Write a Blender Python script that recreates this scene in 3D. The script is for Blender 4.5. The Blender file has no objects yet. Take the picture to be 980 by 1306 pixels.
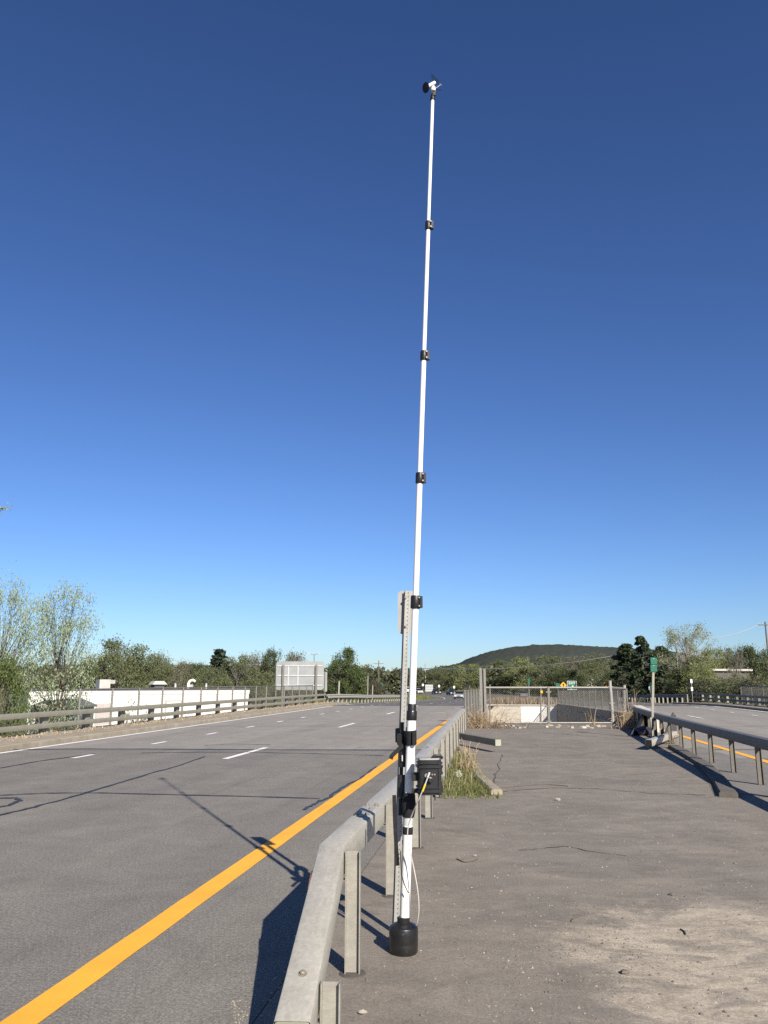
import bpy, math, random
import numpy as np
from mathutils import Vector, Matrix

R = math.radians
random.seed(7)
rng = np.random.default_rng(7)
sc = bpy.context.scene
col = sc.collection

# ------------------------------------------------------------------ camera, sky, sun, exposure
F, CX, CY, CAMZ = 1016.0, 490.0, 653.0, 1.6        # focal length and centre in photo pixels, eye height in metres
PITCH = math.atan(217.0 / F)
cam = bpy.data.cameras.new('camera')
cam.sensor_fit = 'VERTICAL'
cam.sensor_height = 24.0
cam.lens = 24.0 * F / 1306.0
cam.clip_start = 0.05
cam.clip_end = 12000
camo = bpy.data.objects.new('camera', cam)
camo.location = (0, 0, CAMZ)
camo.rotation_euler = (math.pi / 2 + PITCH, 0, 0)
col.objects.link(camo)
sc.camera = camo

SUN_EL = R(31.8)
SUN = Vector((0.423 * math.cos(SUN_EL), -0.906 * math.cos(SUN_EL), math.sin(SUN_EL)))   # towards the sun
world = bpy.data.worlds.new('World')
sc.world = world
world.use_nodes = True
wn, wl = world.node_tree.nodes, world.node_tree.links
bg = wn['Background']
sky = wn.new('ShaderNodeTexSky')
sky.sky_type = 'NISHITA'
sky.sun_disc = False
sky.sun_elevation = SUN_EL
sky.sun_rotation = math.atan2(SUN.x, SUN.y)
sky.altitude = 300
sky.air_density = 1.0
sky.dust_density = 0.3
sky.ozone_density = 2.2
gam = wn.new('ShaderNodeGamma')
gam.inputs[1].default_value = 1.16
wl.new(sky.outputs[0], gam.inputs[0])
tint = wn.new('ShaderNodeMix')
tint.data_type = 'RGBA'
tint.blend_type = 'MULTIPLY'
tint.inputs[0].default_value = 1.0
tint.inputs[7].default_value = (0.555, 0.705, 1.0, 1)       # a clear, dry spring sky
wl.new(gam.outputs[0], tint.inputs[6])
wl.new(tint.outputs[2], bg.inputs[0])
bg.inputs[1].default_value = 0.0505

sun = bpy.data.lights.new('sun', 'SUN')
sun.energy = 5.0
sun.angle = R(0.53)
sun.color = (1.0, 0.92, 0.81)
suno = bpy.data.objects.new('sun', sun)
suno.rotation_euler = SUN.to_track_quat('Z', 'Y').to_euler()
suno.location = (20, -40, 40)
col.objects.link(suno)

sc.view_settings.view_transform = 'Standard'
sc.view_settings.look = 'None'
sc.view_settings.gamma = 1.0
sc.view_settings.exposure = 0.85
sc.view_settings.use_curve_mapping = False
sc.cycles.use_denoising = False                     # keeps the grain of the road and the leaves

# ------------------------------------------------------------------ measuring from the photograph
CP, SP = math.cos(PITCH), math.sin(PITCH)


def ray(px, py):
    a, b = px - CX, CY - py
    return Vector((a, F * CP - b * SP, F * SP + b * CP))


def G(px, py, z=0.0):
    """the point on the level z that shows at photo pixel px, py"""
    d = ray(px, py)
    return Vector((0, 0, CAMZ)) + d * ((z - CAMZ) / d.z)


def at(px, py, Y):
    """the point at distance Y that shows at photo pixel px, py"""
    d = ray(px, py)
    return Vector((0, 0, CAMZ)) + d * (Y / d.y)


US, UC = math.sin(R(8.3)), math.cos(R(8.3))         # direction of the highway


def bend(s):
    if s < 150: return 0.0
    if s < 450: return -((s - 150) ** 2) / 726.0
    return -((300) ** 2) / 726.0 - 0.826 * (s - 450)


def roadz(s):
    if s < 57: return 0.0
    if s < 175:
        k = s - 57
        return -0.0162 * k * min(1, 0.5 + k / 40.0) if k < 20 else -0.0162 * k
    return -1.912 - 0.4 * min(1, (s - 175) / 120.0)


def W(s, t, z=0.0):
    tt = t + bend(s)
    return Vector((tt * UC + s * US, -tt * US + s * UC, z + roadz(s)))


def ST(x, y):
    s = x * US + y * UC
    return s, x * UC - y * US - bend(s)


def smooth(a, b, x):
    k = min(1, max(0, (x - a) / (b - a)))
    return k * k * (3 - 2 * k)


def terr(x, y):
    s, t = ST(x, y)
    rz = roadz(s) - 0.03
    if s > 470: rz = -2.6
    low = -4.6 + 1.8 * smooth(90, 260, s)
    lowr = -2.4 - 0.4 * smooth(90, 260, s)
    if s > 470: return -2.8
    if t < -14.6: return rz + (low - rz) * smooth(0, 9, -14.6 - t)
    if t > 17.2: return rz + (lowr - rz) * smooth(0, 9, t - 17.2)
    return rz


# ------------------------------------------------------------------ mesh helpers
class MB:
    def __init__(self):
        self.v, self.f = [], []

    def add(self, vs, fs):
        n = len(self.v)
        self.v.extend([tuple(p) for p in vs])
        self.f.extend([tuple(i + n for i in f) for f in fs])
        return self

    def box(self, c, s, rot=None, taper=1.0):
        x, y, z = s[0] / 2, s[1] / 2, s[2] / 2
        vs = [Vector((sx * x * (taper if sz > 0 else 1), sy * y * (taper if sz > 0 else 1), sz * z))
              for sz in (-1, 1) for sx, sy in ((-1, -1), (1, -1), (1, 1), (-1, 1))]
        if rot is not None: vs = [rot @ p for p in vs]
        c = Vector(c)
        return self.add([p + c for p in vs],
                        [(3, 2, 1, 0), (4, 5, 6, 7), (0, 1, 5, 4), (1, 2, 6, 5), (2, 3, 7, 6), (3, 0, 4, 7)])

    def sweep(self, prof, path, up=(0, 0, 1), caps=True, scale=None):
        path = [Vector(p) for p in path]
        n, m = len(prof), len(path)
        up = Vector(up)
        vs = []
        for i, p in enumerate(path):
            a = (path[i] - path[i - 1]).normalized() if i else None
            b = (path[i + 1] - path[i]).normalized() if i < m - 1 else None
            tg = (a + b).normalized() if a is not None and b is not None else (a or b)
            k = 1.0
            if a is not None and b is not None: k = 1 / max(0.5, tg.dot(a))
            side = tg.cross(up)
            if side.length < 1e-5: side = tg.cross(Vector((0, 1, 0)))
            side.normalize()
            u2 = side.cross(tg).normalized()
            sc_ = scale[i] if scale else 1.0
            # mitre: stretch along the bend direction
            vert = abs((b - a).dot(u2)) > abs((b - a).dot(side)) if (a is not None and b is not None) else True
            for q in prof:
                vs.append(p + side * q[0] * sc_ * (1 if vert else k) + u2 * q[1] * sc_ * (k if vert else 1))
        fs = []
        for i in range(m - 1):
            for j in range(n):
                a, b = i * n + j, i * n + (j + 1) % n
                fs.append((a, b, b + n, a + n))
        if caps:
            fs.append(tuple(range(n - 1, -1, -1)))
            fs.append(tuple((m - 1) * n + j for j in range(n)))
        return self.add(vs, fs)

    def tube(self, path, r, n=8, caps=True):
        path = [Vector(p) for p in path]
        rs = r if isinstance(r, (list, tuple)) else [r] * len(path)
        prof = [(math.cos(2 * math.pi * k / n), math.sin(2 * math.pi * k / n)) for k in range(n)]
        d = path[-1] - path[0]
        up = (0, 1, 0) if abs(d.normalized().z) > 0.8 else (0, 0, 1)
        return self.sweep(prof, path, up, caps, rs)

    def lathe(self, prof, base=(0, 0, 0), n=24, axis=None):
        """prof: (radius, height) pairs along axis (default z)"""
        base = Vector(base)
        m = Vector(axis).normalized().to_track_quat('Z', 'Y').to_matrix() if axis is not None else Matrix.Identity(3)
        vs, fs = [], []
        for r, h in prof:
            for k in range(n):
                a = 2 * math.pi * k / n
                vs.append(base + m @ Vector((r * math.cos(a), r * math.sin(a), h)))
        for i in range(len(prof) - 1):
            for k in range(n):
                a, b = i * n + k, i * n + (k + 1) % n
                fs.append((a, b, b + n, a + n))
        fs.append(tuple(range(n - 1, -1, -1)))
        fs.append(tuple((len(prof) - 1) * n + k for k in range(n)))
        return self.add(vs, fs)

    def poly(self, pts):
        return self.add(pts, [tuple(range(len(pts)))])

    def slab(self, poly, z0, z1):
        """a polygon in x, y drawn up from z0 to z1 (counter-clockwise)"""
        n = len(poly)
        vs = [(p[0], p[1], z0) for p in poly] + [(p[0], p[1], z1) for p in poly]
        fs = [tuple(range(n - 1, -1, -1)), tuple(range(n, 2 * n))]
        fs += [(i, (i + 1) % n, (i + 1) % n + n, i + n) for i in range(n)]
        return self.add(vs, fs)

    def ribbon(self, pts, w, dz=0.0, jit=0.0):
        pts = [Vector(p) for p in pts]
        vs, fs = [], []
        for i, p in enumerate(pts):
            d = (pts[min(i + 1, len(pts) - 1)] - pts[max(i - 1, 0)])
            d.z = 0
            d.normalize()
            s = Vector((d.y, -d.x, 0)) * (w / 2 * (1 + random.uniform(-jit, jit)))
            vs += [p + s + Vector((0, 0, dz)), p - s + Vector((0, 0, dz))]
        for i in range(len(pts) - 1):
            fs.append((2 * i, 2 * i + 2, 2 * i + 3, 2 * i + 1))
        return self.add(vs, fs)

    def mesh(self, name, mat, smooth_=False):
        me = bpy.data.meshes.new(name)
        me.from_pydata(self.v, [], self.f)
        me.materials.append(mat)
        if smooth_:
            me.shade_smooth()
            try: me.set_sharp_from_angle(angle=R(35))
            except Exception: pass
        me.update()
        return me


def link(name, me, parent=None, loc=(0, 0, 0), rz=0.0, scale=None):
    o = bpy.data.objects.new(name, me)
    col.objects.link(o)
    o.location = loc
    if rz: o.rotation_euler = (0, 0, rz)
    if scale: o.scale = scale
    if parent is not None: o.parent = parent
    return o


def tag(o, label=None, cat=None, group=None, kind=None):
    if label: o['label'] = label
    if cat: o['category'] = cat
    if group: o['group'] = group
    if kind: o['kind'] = kind
    return o


def thing(name, label, cat, loc=(0, 0, 0), rz=0.0, group=None, scale=None):
    o = link(name, None, None, loc, rz, scale)
    return tag(o, label, cat, group)


def part(name, mb, mat, parent, smooth_=False, world_=False, label=None):
    """world_: the shape was drawn in world coordinates under an unturned thing"""
    if world_:
        p = parent
        while p.parent is not None: p = p.parent
        off = Vector(p.location)
        mb.v = [(a - off.x, b - off.y, c - off.z) for a, b, c in mb.v]
    o = link(name, mb.mesh(name, mat, smooth_), parent)
    if label: o['label'] = label
    return o


def struct(name, mb, mat, smooth_=False, parent=None):
    o = link(name, mb.mesh(name, mat, smooth_), parent)
    if parent is None: o['kind'] = 'structure'
    return o


def copy_thing(root, loc, rz=0.0, label=None, scale=None):
    r = root.copy(); col.objects.link(r)
    r.location = loc; r.rotation_euler = (0, 0, rz)
    if scale: r.scale = scale
    if label: r['label'] = label
    for ch in list(root.children):
        c = ch.copy(); col.objects.link(c); c.parent = r
        for g in list(ch.children):
            d = g.copy(); col.objects.link(d); d.parent = c
    return r


def rsq(w, h, r=0.012, n=3):
    """rounded rectangle profile"""
    pts = []
    for cx, cy, a0 in ((w / 2 - r, h / 2 - r, 0), (-w / 2 + r, h / 2 - r, 90), (-w / 2 + r, -h / 2 + r, 180), (w / 2 - r, -h / 2 + r, 270)):
        for k in range(n):
            a = R(a0 + 90 * k / (n - 1))
            pts.append((cx + r * math.cos(a), cy + r * math.sin(a)))
    return pts


# ------------------------------------------------------------------ materials
def new_mat(name):
    m = bpy.data.materials.new(name)
    m.use_nodes = True
    nt = m.node_tree
    return m, nt, nt.nodes['Principled BSDF']


def N(nt, typ, **kw):
    n = nt.nodes.new(typ)
    for k, v in kw.items(): setattr(n, k, v)
    return n


def noise_(nt, vec, scale, detail=5, rough=0.6, dist=0.0):
    n = N(nt, 'ShaderNodeTexNoise')
    n.inputs['Scale'].default_value = scale
    n.inputs['Detail'].default_value = detail
    n.inputs['Roughness'].default_value = rough
    n.inputs['Distortion'].default_value = dist
    nt.links.new(vec, n.inputs['Vector'])
    return n.outputs['Fac']


def ramp(nt, fac, stops):
    r = N(nt, 'ShaderNodeValToRGB')
    els = r.color_ramp.elements
    while len(els) < len(stops): els.new(0.5)
    for e, (p, c) in zip(els, stops):
        e.position = p
        e.color = (c[0], c[1], c[2], 1) if not isinstance(c, (int, float)) else (c, c, c, 1)
    nt.links.new(fac, r.inputs[0])
    return r.outputs[0]


def mix(nt, fac, a, b, mode='MIX'):
    n = N(nt, 'ShaderNodeMix', data_type='RGBA', blend_type=mode)
    for i, v in ((0, fac), (6, a), (7, b)):
        if hasattr(v, 'links'): nt.links.new(v, n.inputs[i])
        elif isinstance(v, (int, float)): n.inputs[i].default_value = v
        else: n.inputs[i].default_value = (*v, 1)
    return n.outputs[2]


def bump_(nt, b, height, strength, dist=0.01):
    n = N(nt, 'ShaderNodeBump')
    n.inputs['Strength'].default_value = strength
    n.inputs['Distance'].default_value = dist
    nt.links.new(height, n.inputs['Height'])
    nt.links.new(n.outputs[0], b.inputs['Normal'])


def mk(name, c1, c2=None, scale=6.0, rough=0.6, metal=0.0, bump=0.0, bscale=None, spots=None, spec=0.5):
    """two tones in patches, optional dirt spots (colour, amount), fine relief"""
    m, nt, b = new_mat(name)
    tc = N(nt, 'ShaderNodeTexCoord').outputs['Object']
    c1 = tuple(x * 0.84 for x in c1)
    c2 = tuple(x * 0.84 for x in c2) if c2 else tuple(x * 0.8 for x in c1)
    f = noise_(nt, tc, scale, 6, 0.65)
    c = mix(nt, ramp(nt, f, ((0.35, 0.0), (0.65, 1.0))), c1, c2)
    if spots:
        f2 = noise_(nt, tc, scale * 3.1, 8, 0.75, 0.6)
        c = mix(nt, ramp(nt, f2, ((1 - spots[1] - 0.06, 0.0), (1 - spots[1] + 0.06, 1.0))), c, spots[0])
    nt.links.new(c, b.inputs['Base Color'])
    b.inputs['Roughness'].default_value = rough
    b.inputs['Metallic'].default_value = metal
    b.inputs['Specular IOR Level'].default_value = spec
    if bump: bump_(nt, b, noise_(nt, tc, bscale or scale * 8, 4, 0.6), bump)
    return m


def steel(name, c1, c2, dirt, rough=0.5):
    m, nt, b = new_mat(name)
    tc = N(nt, 'ShaderNodeTexCoord').outputs['Object']
    mp = N(nt, 'ShaderNodeMapping')
    mp.inputs['Scale'].default_value = (7.0, 0.9, 7.0)
    nt.links.new(tc, mp.inputs['Vector'])
    a = noise_(nt, mp.outputs[0], 1.6, 7, 0.7, 0.3)
    sp = N(nt, 'ShaderNodeTexVoronoi')
    sp.inputs['Scale'].default_value = 60.0
    nt.links.new(tc, sp.inputs['Vector'])
    c = mix(nt, ramp(nt, a, ((0.36, 0.0), (0.64, 1.0))), tuple(x * 0.84 for x in c1), tuple(x * 0.84 for x in c2))
    bw = N(nt, 'ShaderNodeRGBToBW')
    nt.links.new(sp.outputs['Color'], bw.inputs[0])
    c = mix(nt, 0.10, c, bw.outputs[0], 'OVERLAY')
    c = mix(nt, ramp(nt, noise_(nt, mp.outputs[0], 4.2, 9, 0.8, 0.8), ((0.60, 0.0), (0.70, 0.75))), c, tuple(x * 0.84 for x in dirt))
    c = mix(nt, ramp(nt, noise_(nt, tc, 7.0, 9, 0.8, 0.4), ((0.69, 0.0), (0.74, 0.8))), c, (0.13, 0.075, 0.04))
    nt.links.new(c, b.inputs['Base Color'])
    b.inputs['Roughness'].default_value = rough
    b.inputs['Metallic'].default_value = 0.2
    bump_(nt, b, noise_(nt, tc, 30, 5, 0.7), 0.12)
    return m


def asphalt(name, c, contrast=0.25, patch=0.5, tint=None, speck=0.35, streak=None, sand=None, dust=None):
    m, nt, b = new_mat(name)
    tc = N(nt, 'ShaderNodeTexCoord').outputs['Object']
    c = tuple(x * 0.82 for x in c)
    tint, streak, dust = [tuple(x * 0.82 for x in q) if q else None for q in (tint, streak, dust)]
    big = noise_(nt, tc, 0.35, 6, 0.6, 0.3)
    mid = noise_(nt, tc, 4.0, 7, 0.7)
    fine = noise_(nt, tc, 85.0, 4, 0.75)
    vor = N(nt, 'ShaderNodeTexVoronoi')
    vor.inputs['Scale'].default_value = 95.0
    nt.links.new(tc, vor.inputs['Vector'])
    lo = tuple(x * (1 - contrast) for x in c)
    hi = tuple(x * (1 + contrast) for x in c)
    cc = mix(nt, ramp(nt, big, ((0.3, 0.0), (0.7, 1.0))), lo, hi)
    cc = mix(nt, 0.35, cc, ramp(nt, mid, ((0.3, tuple(x * 0.75 for x in c)), (0.7, tuple(x * 1.25 for x in c)))))
    if tint:
        cc = mix(nt, ramp(nt, noise_(nt, tc, 0.9, 6, 0.7, 0.8), ((0.5, 0.0), (0.72, patch))), cc, tint)
    if streak:                                   # tyre-worn bands along the lane
        m0 = N(nt, 'ShaderNodeMapping')
        m0.inputs['Rotation'].default_value = (0, 0, R(8.3))
        nt.links.new(tc, m0.inputs['Vector'])
        mp = N(nt, 'ShaderNodeMapping')
        mp.inputs['Scale'].default_value = (1.0, 0.025, 1.0)
        nt.links.new(m0.outputs[0], mp.inputs['Vector'])
        cc = mix(nt, ramp(nt, noise_(nt, mp.outputs[0], 0.9, 3, 0.5), ((0.38, 0.0), (0.62, 0.95))), cc, streak)
        oil = noise_(nt, mp.outputs[0], 5.0, 4, 0.6)
        cc = mix(nt, ramp(nt, oil, ((0.55, 0.0), (0.75, 0.5))), cc, tuple(x * 0.72 for x in streak))
    if dust:                                     # pale dust lying in drawn-out wisps, dark dirt in blots
        mp = N(nt, 'ShaderNodeMapping')
        mp.inputs['Rotation'].default_value = (0, 0, R(-6))
        mp.inputs['Scale'].default_value = (0.8, 1.4, 1.0)
        nt.links.new(tc, mp.inputs['Vector'])
        cc = mix(nt, ramp(nt, noise_(nt, mp.outputs[0], 1.3, 9, 0.72, 1.2), ((0.46, 0.0), (0.68, 0.9))), cc, dust)
        cc = mix(nt, ramp(nt, noise_(nt, mp.outputs[0], 3.1, 9, 0.78, 0.5), ((0.54, 0.0), (0.68, 0.62))), cc, tuple(x * 0.58 for x in c))
    if sand:
        (sx, sy, rx, ry), sc1, sc2 = sand
        sc1, sc2 = tuple(x * 0.82 for x in sc1), tuple(x * 0.82 for x in sc2)
        mp = N(nt, 'ShaderNodeMapping', vector_type='POINT')
        mp.inputs['Location'].default_value = (-sx / rx, -sy / ry, 0)
        mp.inputs['Scale'].default_value = (1 / rx, 1 / ry, 0)
        nt.links.new(tc, mp.inputs['Vector'])
        ln = N(nt, 'ShaderNodeVectorMath', operation='LENGTH')
        nt.links.new(mp.outputs[0], ln.inputs[0])
        nz = noise_(nt, tc, 1.6, 8, 0.72, 1.0)
        ad = N(nt, 'ShaderNodeMath', operation='MULTIPLY_ADD')
        nt.links.new(nz, ad.inputs[0]); ad.inputs[1].default_value = -2.4
        nt.links.new(ln.outputs['Value'], ad.inputs[2])
        msk0 = ramp(nt, ad.outputs[0], ((-0.0, 1.0), (0.12, 0.80), (0.28, 0.36), (0.55, 0.0)))
        mq = N(nt, 'ShaderNodeMapping')
        mq.inputs['Rotation'].default_value = (0, 0, R(-28))
        mq.inputs['Scale'].default_value = (0.8, 1.7, 1.0)
        nt.links.new(tc, mq.inputs['Vector'])
        wisp = ramp(nt, noise_(nt, mq.outputs[0], 2.6, 9, 0.75, 1.4), ((0.36, 0.15), (0.56, 1.0)))
        mm = N(nt, 'ShaderNodeMath', operation='MULTIPLY')
        nt.links.new(msk0, mm.inputs[0]); nt.links.new(wisp, mm.inputs[1])
        msk = mm.outputs[0]
        sm = mix(nt, ramp(nt, noise_(nt, tc, 9, 6, 0.7), ((0.35, 0.0), (0.65, 1.0))), sc1, sc2)
        cc = mix(nt, msk, cc, sm)
    grain = noise_(nt, tc, 42.0, 8, 0.85)
    cc = mix(nt, speck, cc, mix(nt, 1.0, cc, ramp(nt, grain, ((0.36, 0.42), (0.5, 0.98), (0.64, 1.75))), 'MULTIPLY'))
    wide = noise_(nt, tc, 1.3, 8, 0.75, 0.7)
    cc = mix(nt, 1.0, cc, ramp(nt, wide, ((0.30, 0.80), (0.5, 1.0), (0.70, 1.16))), 'MULTIPLY')
    # stone specks
    cc = mix(nt, ramp(nt, fine, ((0.55, 0.0), (0.68, speck))), cc, tuple(min(1, x * 2.1) for x in c))
    cc = mix(nt, ramp(nt, fine, ((0.33, speck), (0.45, 0.0))), cc, tuple(x * 0.35 for x in c))
    cc = mix(nt, ramp(nt, vor.outputs['Color'], ((0.0, 0.28), (0.9, 0.0))), cc, tuple(x * 0.5 for x in c))
    nt.links.new(cc, b.inputs['Base Color'])
    b.inputs['Roughness'].default_value = 0.85
    b.inputs['Specular IOR Level'].default_value = 0.3
    bump_(nt, b, noise_(nt, tc, 60, 5, 0.75), 0.55, 0.006)
    return m


def paint(name, c, wear, amount=0.3):
    m, nt, b = new_mat(name)
    tc = N(nt, 'ShaderNodeTexCoord').outputs['Object']
    f = noise_(nt, tc, 25, 8, 0.8)
    g = noise_(nt, tc, 1.7, 5, 0.6)
    cc = mix(nt, ramp(nt, g, ((0.3, 0.0), (0.7, 1.0))), c, tuple(x * 0.82 for x in c))
    cc = mix(nt, ramp(nt, f, ((1 - amount - 0.1, 0.0), (1 - amount + 0.12, 0.85))), cc, wear)
    nt.links.new(cc, b.inputs['Base Color'])
    b.inputs['Roughness'].default_value = 0.7
    bump_(nt, b, noise_(nt, tc, 60, 4, 0.7), 0.4, 0.005)
    return m


def leaf(name, cols, trans=0.25):
    m, nt, b = new_mat(name)
    g = N(nt, 'ShaderNodeNewGeometry')
    c = ramp(nt, g.outputs['Random Per Island'], tuple((i / max(1, len(cols) - 1), tuple(v * 1.12 for v in x)) for i, x in enumerate(cols)))
    nt.links.new(c, b.inputs['Base Color'])
    b.inputs['Roughness'].default_value = 0.6
    b.inputs['Specular IOR Level'].default_value = 0.3
    tr = N(nt, 'ShaderNodeBsdfTranslucent')
    nt.links.new(c, tr.inputs['Color'])
    mx = N(nt, 'ShaderNodeMixShader')
    mx.inputs[0].default_value = trans
    nt.links.new(b.outputs[0], mx.inputs[1]); nt.links.new(tr.outputs[0], mx.inputs[2])
    nt.links.new(mx.outputs[0], nt.nodes['Material Output'].inputs['Surface'])
    return m


M = {}
M['asphalt'] = asphalt('near_asphalt', (0.232, 0.215, 0.184), 0.14, 0.5, (0.29, 0.265, 0.225), 0.85, (0.195, 0.182, 0.160))
M['deck'] = asphalt('deck_surface', (0.315, 0.290, 0.252), 0.08, 0.4, (0.34, 0.31, 0.27), 0.25, (0.27, 0.25, 0.22))
M['far_asphalt'] = asphalt('far_asphalt', (0.160, 0.150, 0.134), 0.1, 0.3, (0.18, 0.17, 0.15), 0.2, (0.135, 0.126, 0.114))
sandc = G(990, 1238)
M['median'] = asphalt('median_asphalt', (0.226, 0.200, 0.166), 0.20, 0.9, (0.165, 0.145, 0.120), 0.40, None,
                      ((sandc.x, sandc.y, 0.80, 0.95), (0.56, 0.485, 0.37), (0.42, 0.36, 0.275)), (0.30, 0.262, 0.212))
M['tar'] = mk('crack_sealant', (0.030, 0.030, 0.032), (0.05, 0.05, 0.05), 12, 0.5)
M['crack'] = mk('crack_dirt', (0.06, 0.055, 0.05), (0.09, 0.08, 0.07), 12, 0.9)
M['yellow'] = paint('yellow_paint', (0.86, 0.40, 0.028), (0.36, 0.22, 0.08), 0.27)
M['white'] = paint('white_paint', (0.78, 0.77, 0.73), (0.30, 0.29, 0.27), 0.27)
M['soil'] = mk('verge_soil', (0.20, 0.165, 0.11), (0.13, 0.12, 0.07), 0.8, 0.95, bump=0.6, bscale=9, spots=((0.07, 0.09, 0.035), 0.42))
M['land'] = mk('land_grass', (0.10, 0.115, 0.05), (0.15, 0.135, 0.075), 0.12, 0.95, bump=0.7, bscale=4, spots=((0.06, 0.075, 0.03), 0.45))
M['kerb'] = mk('kerb_concrete', (0.36, 0.315, 0.24), (0.25, 0.215, 0.155), 2.2, 0.9, bump=0.6, bscale=40, spots=((0.16, 0.125, 0.08), 0.36))
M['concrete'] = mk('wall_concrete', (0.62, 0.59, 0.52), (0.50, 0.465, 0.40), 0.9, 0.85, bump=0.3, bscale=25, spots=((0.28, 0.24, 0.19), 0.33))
M['dark_wall'] = mk('shade_darkened_concrete', (0.20, 0.185, 0.165), (0.15, 0.135, 0.12), 0.9, 0.9, bump=0.4, bscale=25, spots=((0.10, 0.09, 0.075), 0.36))  # concrete copy darkened to carry the shade on the well's side wall
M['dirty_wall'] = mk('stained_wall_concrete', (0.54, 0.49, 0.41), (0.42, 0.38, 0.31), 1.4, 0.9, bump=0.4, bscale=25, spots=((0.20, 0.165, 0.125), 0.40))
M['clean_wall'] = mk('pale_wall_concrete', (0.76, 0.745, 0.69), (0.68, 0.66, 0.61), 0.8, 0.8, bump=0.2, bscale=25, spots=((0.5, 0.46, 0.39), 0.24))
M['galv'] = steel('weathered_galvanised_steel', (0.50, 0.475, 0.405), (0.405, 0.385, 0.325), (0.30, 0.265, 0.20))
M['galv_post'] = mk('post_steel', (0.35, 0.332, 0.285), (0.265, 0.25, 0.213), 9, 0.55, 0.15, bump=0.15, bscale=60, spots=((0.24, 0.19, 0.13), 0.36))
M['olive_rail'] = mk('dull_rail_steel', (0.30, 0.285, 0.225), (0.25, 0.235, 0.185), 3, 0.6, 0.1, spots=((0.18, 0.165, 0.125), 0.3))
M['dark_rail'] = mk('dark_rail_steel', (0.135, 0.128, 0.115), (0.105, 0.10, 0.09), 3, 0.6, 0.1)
M['dark_plate'] = mk('shade_darkened_steel', (0.055, 0.05, 0.045), (0.08, 0.07, 0.06), 6, 0.7)  # steel tone darkened for the guardrail's shade on the end plates
M['post_grey'] = mk('grey_channel_steel', (0.37, 0.365, 0.34), (0.30, 0.295, 0.27), 7, 0.5, 0.15, spots=((0.22, 0.21, 0.19), 0.33))
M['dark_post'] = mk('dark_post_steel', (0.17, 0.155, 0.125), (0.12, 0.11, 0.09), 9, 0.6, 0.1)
M['brown_steel'] = mk('brown_weathered_steel', (0.22, 0.20, 0.155), (0.165, 0.15, 0.115), 5, 0.65, 0.1)
M['shaded_kerb'] = mk('shade_darkened_kerb', (0.12, 0.108, 0.09), (0.085, 0.078, 0.066), 4, 0.95, bump=0.5, bscale=40)  # darker kerb copy, the guardrail's shadow is put into its colour
M['rust_thin'] = mk('thin_rust', (0.27, 0.20, 0.14), (0.34, 0.29, 0.23), 30, 0.8)
M['rust'] = mk('rust', (0.22, 0.085, 0.035), (0.12, 0.055, 0.03), 20, 0.9)
M['wire_pale'] = mk('pale_cable', (0.45, 0.44, 0.40), None, 8, 0.5)
M['bolt'] = mk('bolt_steel', (0.34, 0.31, 0.26), (0.22, 0.18, 0.13), 40, 0.5, 0.3)
M['fence_steel'] = mk('fence_steel', (0.235, 0.222, 0.195), (0.175, 0.165, 0.145), 8, 0.5, 0.2)
M['gate_steel'] = mk('gate_post_steel', (0.36, 0.345, 0.31), (0.29, 0.275, 0.245), 8, 0.5, 0.2)
M['wire'] = mk('fence_wire', (0.20, 0.19, 0.165), (0.15, 0.145, 0.125), 8, 0.6, 0.2)
M['mast_white'] = mk('white_mast_fibreglass', (0.84, 0.83, 0.79), (0.78, 0.77, 0.73), 9, 0.35, spots=((0.60, 0.57, 0.5), 0.22))
M['black'] = mk('black_plastic', (0.011, 0.011, 0.012), (0.018, 0.018, 0.019), 12, 0.42, bump=0.1, bscale=120, spec=0.35)
M['black_worn'] = mk('scuffed_black_plastic', (0.010, 0.010, 0.011), (0.018, 0.017, 0.017), 10, 0.33, bump=0.25, bscale=40, spots=((0.14, 0.135, 0.13), 0.31))
M['strap'] = mk('black_webbing', (0.012, 0.012, 0.013), (0.019, 0.019, 0.02), 30, 0.85, bump=0.5, bscale=200, spec=0.25)
M['tape'] = mk('silver_tape', (0.62, 0.62, 0.62), (0.5, 0.5, 0.5), 15, 0.35, 0.2)
M['cable'] = mk('grey_cable', (0.52, 0.50, 0.45), (0.44, 0.42, 0.38), 15, 0.5)
M['yellow_plastic'] = mk('yellow_sleeve', (0.80, 0.58, 0.03), (0.72, 0.5, 0.03), 15, 0.5)
M['sign_back'] = mk('aluminium_sign_back', (0.38, 0.385, 0.375), (0.31, 0.315, 0.31), 0.9, 0.45, 0.2)
M['sign_back_warm'] = mk('dull_sign_back', (0.34, 0.33, 0.315), (0.29, 0.28, 0.265), 6, 0.5, 0.1)
M['brace'] = mk('bare_aluminium', (0.66, 0.66, 0.64), (0.58, 0.58, 0.56), 3, 0.4, 0.2)
M['sign_green'] = mk('green_sheeting', (0.004, 0.125, 0.075), (0.003, 0.105, 0.065), 3, 0.4)
M['sign_yellow'] = mk('yellow_sheeting', (0.78, 0.43, 0.02), (0.72, 0.38, 0.02), 3, 0.4)
M['sign_orange'] = mk('orange_yellow_sheeting', (0.78, 0.36, 0.015), (0.72, 0.32, 0.015), 3, 0.4)
M['sign_white'] = mk('white_sheeting', (0.80, 0.80, 0.78), (0.74, 0.74, 0.72), 3, 0.4)
M['sign_black'] = mk('black_legend', (0.015, 0.015, 0.015), None, 3, 0.5)
M['wood_pole'] = mk('utility_pole_wood', (0.17, 0.14, 0.11), (0.12, 0.10, 0.08), 2, 0.9)
M['pale_pole'] = mk('pale_pole_wood', (0.38, 0.35, 0.30), (0.30, 0.27, 0.23), 2, 0.9)
M['bark'] = mk('bark', (0.13, 0.11, 0.085), (0.085, 0.07, 0.055), 4, 0.95)
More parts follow.
